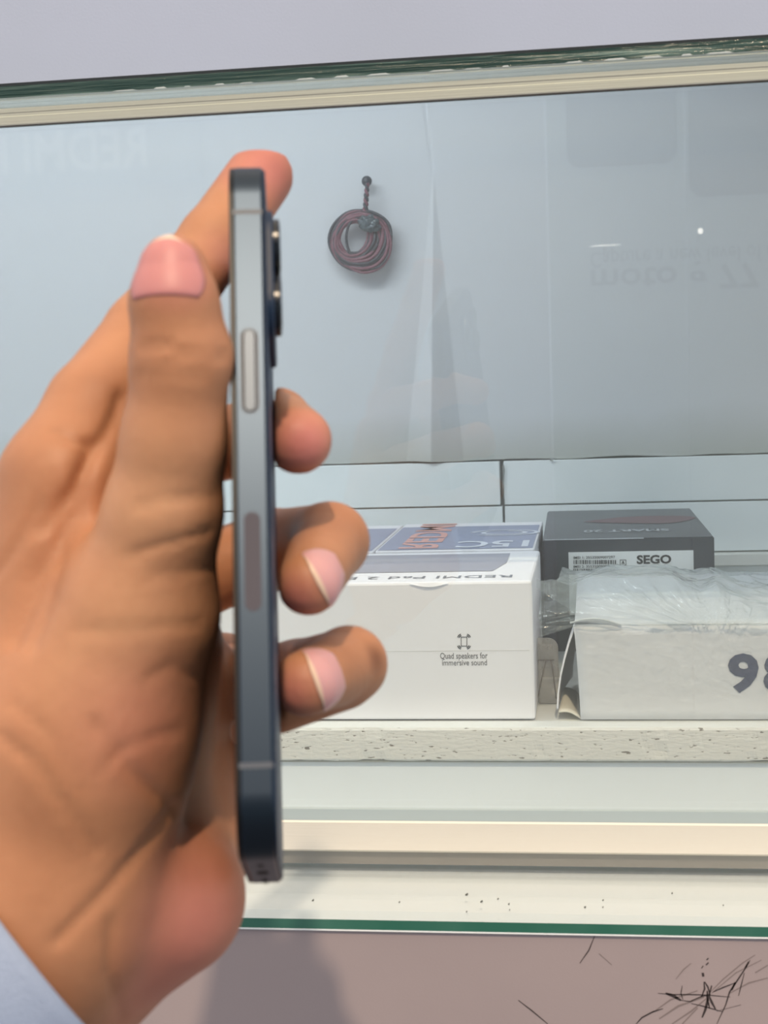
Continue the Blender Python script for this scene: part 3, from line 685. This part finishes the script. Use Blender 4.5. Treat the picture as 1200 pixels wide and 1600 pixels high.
layers('back_glass', [(.9, T2 - .25), (.5, T2 - .15), (.45, T2 + .05), (1.0, T2 + .25), (2.5, T2 + .3)], MT['backglass'], phone)
def lozenge(name, u0, u1, d_, halfw, depth0, depth1, m_):
    """stadium shaped pad on the near side face (in u / thickness plane)"""
    pts_ = []
    for k_ in range(13): a_ = math.pi / 2 + math.pi * k_ / 12; pts_.append((u0 + halfw + halfw * math.cos(a_), halfw * math.sin(a_)))
    for k_ in range(13): a_ = -math.pi / 2 + math.pi * k_ / 12; pts_.append((u1 - halfw + halfw * math.cos(a_), halfw * math.sin(a_)))
    vs = [cw(ph(u, -depth0, n_)) for u, n_ in pts_] + [cw(ph(u, -depth1 * .8, n_)) for u, n_ in pts_] + [cw(ph((u - (u0 + u1) / 2) * .99 + (u0 + u1) / 2, -depth1, n_ * .8)) for u, n_ in pts_]
    k_ = len(pts_); fs = [(i * k_ + j, i * k_ + (j + 1) % k_, (i + 1) * k_ + (j + 1) % k_, (i + 1) * k_ + j) for i in range(2) for j in range(k_)] + [tuple(range(2 * k_, 3 * k_))]
    me = bpy.data.meshes.new(name); me.from_pydata([tuple(v) for v in vs], [], fs)
    bm = bmesh.new(); bm.from_mesh(me); bmesh.ops.recalc_face_normals(bm, faces=bm.faces); bm.to_mesh(me); bm.free()
    me.materials.append(m_); return link(name, me, phone)
def u_at(py):          # length along the near edge whose projection has that height in the photo
    lo_, hi_ = -30.0, 200.0
    for _ in range(40):
        mid = (lo_ + hi_) / 2
        if proj(ph(mid, 0, 0))[1] > py: lo_ = mid
        else: hi_ = mid
    return lo_
lozenge('button_gap', u_at(646), u_at(513), 0, 1.95, 0, .03, MT['steel_band'])
lozenge('power_button', u_at(643), u_at(516), 0, 1.35, 0, .35, MT['button'])['label'] = 'long raised side button'
lozenge('antenna_window', u_at(955), u_at(800), 0, 1.7, 0, .05, MT['window'])['label'] = 'dull oval antenna window'
for yy in (331, 1196):
    u = u_at(yy)
    vs = [cw(ph(u + a_, -.03, n_)) for a_, n_ in ((-.55, -T2 + .4), (.55, -T2 + .4), (.55, T2 - .4), (-.55, T2 - .4))] + [cw(ph(u + a_, .2, n_)) for a_, n_ in ((-.55, -T2 + .4), (.55, -T2 + .4), (.55, T2 - .4), (-.55, T2 - .4))]
    mesh('antenna_band', vs, [(0, 1, 2, 3), (0, 4, 5, 1), (2, 6, 7, 3)], MT['steel_band'], phone)
# raised camera island with two lenses in profile (and a third further back)
def disc(name, u, d, r_, h0, h1, m_, parent, seg=28, rim=.35):
    vs = []; rings = [(r_, h0), (r_, h1 - rim), (r_ - rim, h1)]
    for rr, h in rings: vs += [cw(ph(u + rr * math.cos(a_), d + rr * math.sin(a_), h)) for a_ in np.linspace(0, 2 * math.pi, seg + 1)[:-1]]
    fs = [(i * seg + j, i * seg + (j + 1) % seg, (i + 1) * seg + (j + 1) % seg, (i + 1) * seg + j) for i in range(2) for j in range(seg)] + [tuple(range(2 * seg, 3 * seg))]
    me = bpy.data.meshes.new(name); me.from_pydata([tuple(v) for v in vs], [], fs)
    bm = bmesh.new(); bm.from_mesh(me); bmesh.ops.recalc_face_normals(bm, faces=bm.faces); bm.to_mesh(me); bm.free()
    me.materials.append(m_); o = link(name, me, parent); me.shade_smooth(); me.set_sharp_from_angle(angle=math.radians(40)); return o
uI1 = u_at(296); uI0 = uI1 - 31.5
pts_ = []; r_ = 7.5
for (cu_, cd_, a0_) in ((uI0 + r_, 4 + r_, math.pi), (uI1 - r_, 4 + r_, 1.5 * math.pi), (uI1 - r_, 33 - r_, 0), (uI0 + r_, 33 - r_, .5 * math.pi)):
    for k_ in range(9): a_ = a0_ + k_ / 8 * math.pi / 2; pts_.append((cu_, cd_, a_))
vs = []
for rr, h in ((r_, T2 + .1), (r_, T2 + 1.4), (r_ - .5, T2 + 1.8)):
    vs += [cw(ph(cu_ + rr * math.cos(a_), cd_ + rr * math.sin(a_), h)) for cu_, cd_, a_ in pts_]
k_ = len(pts_); fs = [(i * k_ + j, i * k_ + (j + 1) % k_, (i + 1) * k_ + (j + 1) % k_, (i + 1) * k_ + j) for i in range(2) for j in range(k_)] + [tuple(range(2 * k_, 3 * k_))]
isl = mesh('camera_island', vs, fs, MT['backglass'], phone)
for u, d in ((uI1 - 8.2, 12.2), (uI0 + 8.2, 12.2), ((uI0 + uI1) / 2, 25)):
    disc('camera_lens', u, d, 6.6, T2 + 1.2, T2 + 3.3, MT['lens'], phone)
    disc('lens_glass', u, d, 5.2, T2 + 3.25, T2 + 3.42, MT['lensglass'], phone, rim=.1)
disc('flash', uI1 - 4.5, 27, 2.2, T2 + 1.75, T2 + 2.0, mat('flash_lens', srgb(240, 226, 196), .2), phone, rim=.1)
# charging port and speaker holes in the bottom face
def bottom_hole(name, d0, d1, hw, seg=8):
    pts_ = []
    for k_ in range(seg + 1): a_ = math.pi / 2 + math.pi * k_ / seg; pts_.append((d0 + hw + hw * math.cos(a_), hw * math.sin(a_)))
    for k_ in range(seg + 1): a_ = -math.pi / 2 + math.pi * k_ / seg; pts_.append((d1 - hw + hw * math.cos(a_), hw * math.sin(a_)))
    return mesh(name, [cw(ph(-.03, d, n_)) for d, n_ in pts_], [tuple(range(len(pts_)))], MT['hole'], phone)
bottom_hole('charging_port', 31.5, 40, 1.3)
for i in range(6): bottom_hole('speaker_hole', 48 + i * 2.6, 49.6 + i * 2.6, .8, 5)
for i in range(3): bottom_hole('speaker_hole', 17.5 + i * 2.6, 19.1 + i * 2.6, .8, 5)
layers_dummy = None

# ------------------------------------------------------------------ the hand: one continuous surface grown from a distance field
def J(px, py, Z, rpx): return (cp(px, py, Z), rpx * Z / F)
palm = [
    [J(-60, 1630, 345, 175), J(70, 1400, 345, 178)],
    [J(70, 1400, 345, 180), J(130, 1150, 340, 165)],
    [J(130, 1150, 340, 165), J(212, 960, 334, 126)],            # thenar
    [J(60, 1300, 350, 160), J(105, 760, 352, 105)],              # towards index knuckle
    [J(60, 1300, 365, 150), J(130, 850, 378, 88)],
    [J(110, 1330, 375, 130), J(190, 970, 398, 82)],
    [J(170, 1350, 380, 120), J(265, 1090, 408, 78)],
    [J(120, 1470, 362, 165), J(255, 1400, 358, 112)],            # heel
    [J(255, 1400, 358, 110), J(290, 1290, 392, 70)],
    [J(290, 1290, 395, 74), J(312, 1310, 388, 85)],
    [J(316, 1265, 412, 74), J(345, 1075, 428, 80)],
    [J(316, 1265, 412, 50), J(396, 1240, 386, 14)],  # hidden flesh wall, added to keep light out of the palm gap
    [J(396, 1240, 386, 14), J(402, 1060, 390, 18)],
    [J(402, 1060, 390, 18), J(345, 1075, 428, 60)],
    [J(255, 1290, 380, 80), J(275, 1040, 395, 80)],
    [J(225, 1300, 368, 92), J(262, 1010, 374, 84)],
]
thumb = [
    [J(215, 960, 334, 118), J(255, 800, 326, 90)],
    [J(255, 800, 326, 90), J(272, 690, 322, 80)],
    [J(272, 690, 322, 80), J(284, 560, 318, 76)],
    [J(284, 560, 318, 76), J(272, 470, 316, 66)],
    [J(272, 470, 316, 66), J(270, 418, 316, 52)],
]
index = [
    [J(100, 750, 350, 95), J(150, 640, 360, 78)],
    [J(150, 640, 360, 78), J(228, 522, 378, 64)],
    [J(228, 522, 378, 64), J(335, 378, 398, 55)],
    [J(335, 378, 398, 55), J(406, 276, 412, 52)],
]
middle = [
    [J(130, 850, 378, 80), J(250, 720, 396, 62)],
    [J(250, 720, 396, 62), J(362, 690, 402, 55)],
    [J(362, 690, 402, 55), J(432, 662, 388, 54)],
    [J(432, 662, 388, 54), J(466, 688, 358, 53)],
]
ring = [
    [J(190, 970, 398, 74), J(300, 905, 412, 64)],
    [J(300, 905, 412, 64), J(430, 858, 412, 62)],
    [J(430, 858, 412, 62), J(515, 846, 386, 60)],
    [J(515, 846, 386, 60), J(482, 912, 352, 50)],
]
pinky = [
    [J(265, 1090, 408, 72), J(360, 1085, 414, 66)],
    [J(360, 1085, 414, 66), J(470, 1062, 406, 62)],
    [J(470, 1062, 406, 62), J(545, 1038, 382, 58)],
    [J(545, 1038, 382, 58), J(478, 1068, 352, 52)],
    [J(530, 1060, 378, 52), J(440, 1112, 372, 34)],
]
def sd_cone(p, a_, b_, r0, r1):
    ab = (b_ - a_).astype(np.float32); pa = p - a_.astype(np.float32); t_ = np.clip(pa @ ab / ab.dot(ab), 0, 1)
    return np.linalg.norm(pa - t_[..., None] * ab, axis=-1) - (r0 + (r1 - r0) * t_)
def smin(a_, b_, k_):
    h = np.clip(.5 + .5 * (b_ - a_) / k_, 0, 1); return b_ + (a_ - b_) * h - k_ * h * (1 - h)
def chain(p, segs, k_):
    d = None
    for (a_, ra), (b_, rb) in segs:
        s_ = sd_cone(p, a_, b_, ra, rb); d = s_ if d is None else smin(d, s_, k_)
    return d
cph = ph(PL / 2, PW / 2, 0); Bph = np.array([U, Dp, Nn])
def sd_phone(p):
    q = (p - cph.astype(np.float32)) @ Bph.T.astype(np.float32)
    h = np.array([PL / 2 - PR, PW / 2 - PR, 0], np.float32)
    q2 = np.abs(q[..., :2]) - h[:2]; d2 = np.linalg.norm(np.maximum(q2, 0), axis=-1) + np.minimum(np.maximum(q2[..., 0], q2[..., 1]), 0) - PR
    dn = np.abs(q[..., 2]) - (T2 + .5)
    return np.minimum(np.maximum(d2, dn), 0) + np.sqrt(np.maximum(d2, 0) ** 2 + np.maximum(dn, 0) ** 2)
def sdf(p):
    p = np.asarray(p, np.float32)
    P_ = chain(p, palm, 9.0); d = P_
    d = smin(d, chain(p, thumb, 3.5), 5.0)
    o_ = None
    for f_ in (index, middle, ring, pinky):
        s_ = smin(P_, chain(p, f_, 2.2), 4.0); o_ = s_ if o_ is None else smin(o_, s_, .8)
    d = smin(d, o_, 1.4)
    return -smin(-d, sd_phone(p) - .15, 1.0)
lo3 = np.array([-150, -190, -445.]); hi3 = np.array([12, 100, -270.]); vx = 1.5
nx_, ny_, nz_ = [int((h - l) / vx) + 1 for l, h in zip(lo3, hi3)]
gx = lo3[0] + vx * np.arange(nx_); gy = lo3[1] + vx * np.arange(ny_); gz = lo3[2] + vx * np.arange(nz_)
D = np.empty((nx_, ny_, nz_), np.float32)
for i in range(0, nx_, 8):
    g = np.stack(np.meshgrid(gx[i:i + 8], gy, gz, indexing='ij'), -1).astype(np.float32); D[i:i + 8] = sdf(g)
D[0] = D[-1] = 1; D[:, 0] = D[:, -1] = 1; D[:, :, 0] = D[:, :, -1] = 1
ins = D < 0
cnt = np.zeros((nx_ - 1, ny_ - 1, nz_ - 1), np.int8)
for a_ in (0, 1):
    for b_ in (0, 1):
        for c_ in (0, 1): cnt += ins[a_:nx_ - 1 + a_, b_:ny_ - 1 + b_, c_:nz_ - 1 + c_]
act = (cnt > 0) & (cnt < 8); idx = -np.ones(act.shape, np.int64); cells = np.argwhere(act); idx[act] = np.arange(len(cells))
acc = np.zeros((len(cells), 3)); wn = np.zeros(len(cells))
corn = [(a_, b_, c_) for a_ in (0, 1) for b_ in (0, 1) for c_ in (0, 1)]
for i in range(8):
    for j in range(i + 1, 8):
        ci, cj = np.array(corn[i]), np.array(corn[j])
        if np.abs(ci - cj).sum() != 1: continue
        di = D[tuple((cells + ci).T)]; dj = D[tuple((cells + cj).T)]; m_ = (di < 0) != (dj < 0)
        t_ = np.where(m_, di / np.where(m_, di - dj, 1), 0); acc[m_] += (ci + (cj - ci) * t_[:, None])[m_]; wn[m_] += 1
vt = lo3 + vx * (cells + acc / wn[:, None])
faces = []
for ax in range(3):
    o1, o2 = [(1, 2), (2, 0), (0, 1)][ax]
    sl = [slice(None)] * 3; s2 = [slice(None)] * 3; sl[ax] = slice(0, -1); s2[ax] = slice(1, None)
    a_ = ins[tuple(sl)]; b_ = ins[tuple(s2)]; e_ = np.argwhere(a_ != b_)
    e_ = e_[(e_[:, o1] > 0) & (e_[:, o2] > 0) & (e_[:, o1] < ins.shape[o1] - 1) & (e_[:, o2] < ins.shape[o2] - 1)]
    d1 = np.zeros(3, int); d1[o1] = 1; d2 = np.zeros(3, int); d2[o2] = 1
    q = np.stack([idx[tuple((e_ - x_).T)] for x_ in (0 * d1, d1, d1 + d2, d2)], 1)
    fl = ~a_[tuple(e_.T)]; q[fl] = q[fl][:, ::-1]; faces.append(q)
faces = np.concatenate(faces); faces = faces[(faces >= 0).all(1)]
def grad(p, e_=.25):
    g = np.stack([sdf(p + np.eye(3)[k_] * e_) - sdf(p - np.eye(3)[k_] * e_) for k_ in range(3)], -1); return g / (np.linalg.norm(g, axis=-1, keepdims=True) + 1e-9)
keep = np.ones(len(vt), bool)
inner = (vt > lo3 + 2 * vx).all(1) & (vt < hi3 - 2 * vx).all(1)
for _ in range(2):
    g_ = grad(vt); d_ = sdf(vt); step = np.clip(d_, -1, 1)[:, None] * g_; vt = np.where(inner[:, None], vt - step, vt)
N_ = grad(vt)
# skin folds: shallow furrows following lines read off the photograph
pxv = 600 + F * vt[:, 0] / -vt[:, 2]; pyv = 800 - F * vt[:, 1] / -vt[:, 2]
facing = (N_ * (-vt / np.linalg.norm(vt, axis=1, keepdims=True))).sum(1)
folds = [([(222, 545), (255, 538), (290, 552), (330, 560), (352, 556)], 5, .55), ([(225, 572), (270, 566), (320, 575)], 5, .3), ([(215, 590), (260, 590), (320, 590)], 6, .25),
         ([(190, 620), (176, 660), (158, 690), (110, 770), (60, 830)], 9, .9), ([(80, 672), (120, 690), (150, 690)], 5, .6), ([(215, 790), (270, 780), (338, 774)], 6, .45),
         ([(200, 868), (260, 850), (300, 838), (334, 828)], 5, .6), ([(240, 900), (300, 892), (340, 888)], 5, .35), ([(120, 985), (200, 985), (310, 975)], 7, .35),
         ([(150, 1130), (200, 1200), (250, 1245), (300, 1290)], 8, .6), ([(275, 1265), (220, 1330), (160, 1400), (90, 1470)], 9, .7), ([(165, 1200), (200, 1165), (280, 1140)], 7, .35),
         ([(0, 1150), (60, 1200), (110, 1270), (150, 1330)], 8, .5), ([(20, 1100), (80, 1150), (130, 1240)], 7, .35), ([(175, 1440), (170, 1520), (190, 1590)], 9, .5),
         ([(60, 790), (20, 860), (-10, 900)], 8, .5), ([(140, 700), (120, 800), (60, 900), (20, 1000)], 14, .9), ([(100, 780), (90, 900), (50, 1010)], 10, .5), ([(230, 1060), (270, 1040), (310, 1060)], 8, .3)]
disp = np.zeros(len(vt))
for pts_, w_, dep in folds:
    dmin = np.full(len(vt), 1e9)
    for (x0, y0), (x1, y1) in zip(pts_, pts_[1:]):
        dx, dy = x1 - x0, y1 - y0; t_ = np.clip(((pxv - x0) * dx + (pyv - y0) * dy) / (dx * dx + dy * dy), 0, 1)
        dmin = np.minimum(dmin, np.hypot(pxv - x0 - t_ * dx, pyv - y0 - t_ * dy))
    disp += 1.8 * dep * np.exp(-(dmin / w_) ** 2) * np.clip((facing - .15) * 3, 0, 1) * (vt[:, 2] > -385)
disp = np.where(facing > 0, disp, 0)
vt2 = vt - N_ * disp[:, None]
person = empty('person', cw(cp(60, 1300, 350)))
tag(person, 'left hand with a pale blue sleeve gripping the phone, fingertips curled round its back', 'person')
me = bpy.data.meshes.new('hand'); vw = (vt2 * .001) @ R.T
me.from_pydata(vw.tolist(), [], faces.tolist()); me.update(); me.materials.append(MT['skin'])
# skin tone per vertex: brown back, pinker pads and heel
base = np.array(srgb(200, 142, 106)[:3]); pale = np.array(srgb(216, 164, 126)[:3]); pink = np.array(srgb(216, 136, 126)[:3]); dark = np.array(srgb(150, 96, 68)[:3])
def ball(c_, r_, soft=.5): return np.clip((r_ - np.linalg.norm(vt - c_, axis=1)) / (r_ * soft), 0, 1)
col = np.tile(base, (len(vt), 1))
def mixc(c_, w_):
    global col
    col = col * (1 - w_[:, None]) + c_ * w_[:, None]
mixc(pale, np.maximum(ball(cp(230, 800, 310), 26, .8), ball(cp(180, 1000, 305), 30, .8)) * .8)
mixc(dark, ball(cp(160, 600, 345), 16, .7) * .35)
for c_, r_, w_ in ((cp(415, 265, 405), 17, .9), (cp(340, 420, 392), 12, .7), (cp(270, 410, 306), 12, .7), (cp(478, 695, 350), 13, 1.0), (cp(462, 940, 346), 9, .8), (cp(455, 1085, 346), 9, .7),
                   (cp(290, 1430, 345), 26, .75), (cp(230, 1130, 318), 22, .35), (cp(230, 1520, 350), 20, .5)):
    mixc(pink, ball(c_, r_, .8) * w_)
mixc(dark * .7, ball(cp(594, 1028, 374), 6.0, .9) * .85)
ca = me.color_attributes.new('tone', 'FLOAT_COLOR', 'POINT'); ca.data.foreach_set('color', np.concatenate([col, np.ones((len(col), 1))], 1).astype(np.float32).ravel())
hand = link('hand', me, person, smooth=True)
md = hand.modifiers.new('soft', 'SMOOTH'); md.factor = .5; md.iterations = 2
def nail(cax, axis, nrm, thm, l_, tipf=.84, lift=.30, r0=13.0, nm='nail'):
    """curved plate wrapped on the fingertip: cax = point on the finger's axis, nrm = outward, thm = half angle (camera mm)"""
    axis = nz(axis); nrm = nz(np.array(nrm, float) - axis * axis.dot(np.array(nrm, float))); side = np.cross(axis, nrm); nu, nv = 22, 24
    org = []; dr = []; lf = []
    for j in range(nv + 1):
        v = -1 + 2 * j / nv
        for i in range(nu + 1):
            u = -1 + 2 * i / nu; wd = (1 - abs(v) ** 4 * .42) if v > 0 else (1 - abs(v) ** 3 * .30)
            th = u * thm * wd; d_ = nrm * math.cos(th) + side * math.sin(th)
            shift = (1 - .20 * u * u * v) * v * l_ * (1 - .10 * u * u)
            org.append(cax + axis * shift); dr.append(d_); lf.append(.15 + .85 * max(0, 1 - abs(u) ** 5) * min(1, (1 - abs(v)) * 8 + (.8 if v > 0 else 0)))
    org = np.array(org); dr = np.array(dr); tt = np.full(len(org), r0)
    for _ in range(40): tt -= np.clip(sdf(org + dr * tt[:, None]), -1.5, 1.5) * .8
    q = org + dr * (np.clip(tt, 2, r0) + lift * np.array(lf))[:, None]
    vs = [cw(x_) for x_ in q] + [cw(x_) for x_ in (q - dr * .9)]
    n1 = (nu + 1) * (nv + 1); fs = []; mi = []
    for j in range(nv):
        for i in range(nu):
            a_ = j * (nu + 1) + i; fs.append((a_, a_ + 1, a_ + nu + 2, a_ + nu + 1)); mi.append(1 if (j / nv) > tipf else 0)
    bd = [i for i in range(nu)] + [j * (nu + 1) + nu for j in range(nv)] + [nv * (nu + 1) + i for i in range(nu, 0, -1)] + [j * (nu + 1) for j in range(nv, 0, -1)]
    for a_, b_ in zip(bd, bd[1:] + bd[:1]): fs.append((a_, b_, b_ + n1, a_ + n1)); mi.append(0)
    me = bpy.data.meshes.new('nail'); me.from_pydata([tuple(v) for v in vs], [], fs); me.materials.append(MT[nm]); me.materials.append(MT['nail_tip'])
    me.polygons.foreach_set('material_index', mi)
    bm = bmesh.new(); bm.from_mesh(me); bmesh.ops.recalc_face_normals(bm, faces=bm.faces); bm.to_mesh(me); bm.free()
    o = link('nail', me, hand); me.shade_smooth(); return o
nail(cp(270, 420, 316), np.array([-.02, 1, .02]), (-.10, .0, 1.0), math.radians(62), 6.8, .90, nm='thumbnail')
nail(cp(494, 900, 356), np.array([-.72, -.40, .42]), (.46, .12, .86), math.radians(62), 5.2, .86)
nail(cp(490, 1060, 357), np.array([-.80, -.25, .42]), (.44, .20, .86), math.radians(60), 4.8, .86)

# sleeve cuff
ring_c = cp(53, 1469, 345); axis = nz((-.76, -.60, .25))
e1 = nz(np.cross(axis, (0, 0, 1.))); e2 = np.cross(axis, e1)
def sleeve(u, v):
    t_ = v * 130 - 0; a_ = 2 * math.pi * u; r_ = 33 + 5 * v + 1.3 * math.sin(3 * a_ + v * 5) * v + .8 * math.sin(a_ * 5 + v * 9) * (.3 + v)
    if v < .02: r_ += .3
    p = ring_c + axis * t_ + (e1 * math.cos(a_) + e2 * math.sin(a_)) * r_; return tuple(cw(p))
slv = gridsheet('sleeve', sleeve, 64, 40, MT['cuff'], person, .0012)
slv['label'] = 'pale blue shirt cuff'

# ------------------------------------------------------------------ what stands opposite and mirrors in the glass
OY = -1.20; VY = 2 * .6288 - OY
def op(px, py): p = onY(px, py, VY); return Vector((p.x, OY, p.z))
opp = empty('poster_stand', (0, OY, -.9)); tag(opp, 'pale poster panels opposite, faintly mirrored in the front glass', 'poster')
def panel(px0, px1, m_, dy=0.0):
    a_ = op(px0, 0); b_ = op(px1, 0); box('poster_panel', a_.x, b_.x, OY - .03 + dy, OY + dy, -.60, .52, m_, opp)
panel(-500, 303, MT['poster_a']); panel(306, 845, MT['poster_b']); panel(849, 1066, MT['poster_c']); panel(1069, 1700, MT['poster_c'], .002)
def op_text(body, px0, py0, px1, py1, m_, flip, bold):
    a_ = op(px0, py0); b_ = op(px1, py1); y = OY + .006
    o_ = (a_.x, y, a_.z); return text('lettering', body, o_, (b_.x - a_.x, 0, 0), (0, 0, b_.z - a_.z), m_, opp, bold)
op_text('REDMI P', 232, 262, -20, 212, MT['poster_white'], 0, .02)
op_text('moto g 77 p', 922, 410, 1235, 447, MT['poster_dark'], 1, .02)
op_text('Capture a new level of detail', 922, 387, 1260, 404, MT['poster_dark'], 1, .0)
def op_round(px0, px1, py0, py1, r_=20):
    a_ = op(px0, py0); b_ = op(px1, py1); x0, x1 = sorted((a_.x, b_.x)); z0, z1_ = sorted((a_.z, b_.z)); rr = r_ * VY / F; pts_ = []
    for cx_, cz_, a0_ in ((x1 - rr, z1_ - rr, 0), (x0 + rr, z1_ - rr, 1), (x0 + rr, z0 + rr, 2), (x1 - rr, z0 + rr, 3)):
        for k_ in range(7): t_ = (a0_ + k_ / 6) * math.pi / 2; pts_.append((cx_ + rr * math.cos(t_), OY + .005, cz_ + rr * math.sin(t_)))
    quads('dark_print', [pts_], MT['poster_dark'], opp)
op_round(877, 1058, -150, 255); op_round(1070, 1260, -150, 300)

# small lit lamps opposite, seen only as glints in the glass
lm = bpy.data.materials.new('lamp_glow'); lm.use_nodes = True; bb = lm.node_tree.nodes['Principled BSDF']
bb.inputs['Emission Color'].default_value = (1, .93, .82, 1); bb.inputs['Emission Strength'].default_value = 6
def lamp(px, py, w_, h_, label):
    c = op(px, py) + Vector((0, .06, 0)); t_ = empty('spot_lamp', c); tag(t_, label, 'lamp')
    bm = bmesh.new(); bmesh.ops.create_uvsphere(bm, u_segments=16, v_segments=10, radius=.5, matrix=Matrix.Translation(c) @ Matrix.Diagonal((w_, .01, h_, 1)))
    frombm('bulb', bm, lm, t_, smooth=True)
    tube('bracket', [c + Vector((0, -.004, 0)), c + Vector((0, -.058, -.01))], .003, MT['alu_dark'], t_)
lamp(1090, 366, .008, .009, 'small warm lamp opposite, mirrored as a bright dot in the right of the glass')
lamp(945, 388, .050, .0012, 'thin tube lamp opposite, mirrored as a fine bright line in the glass')
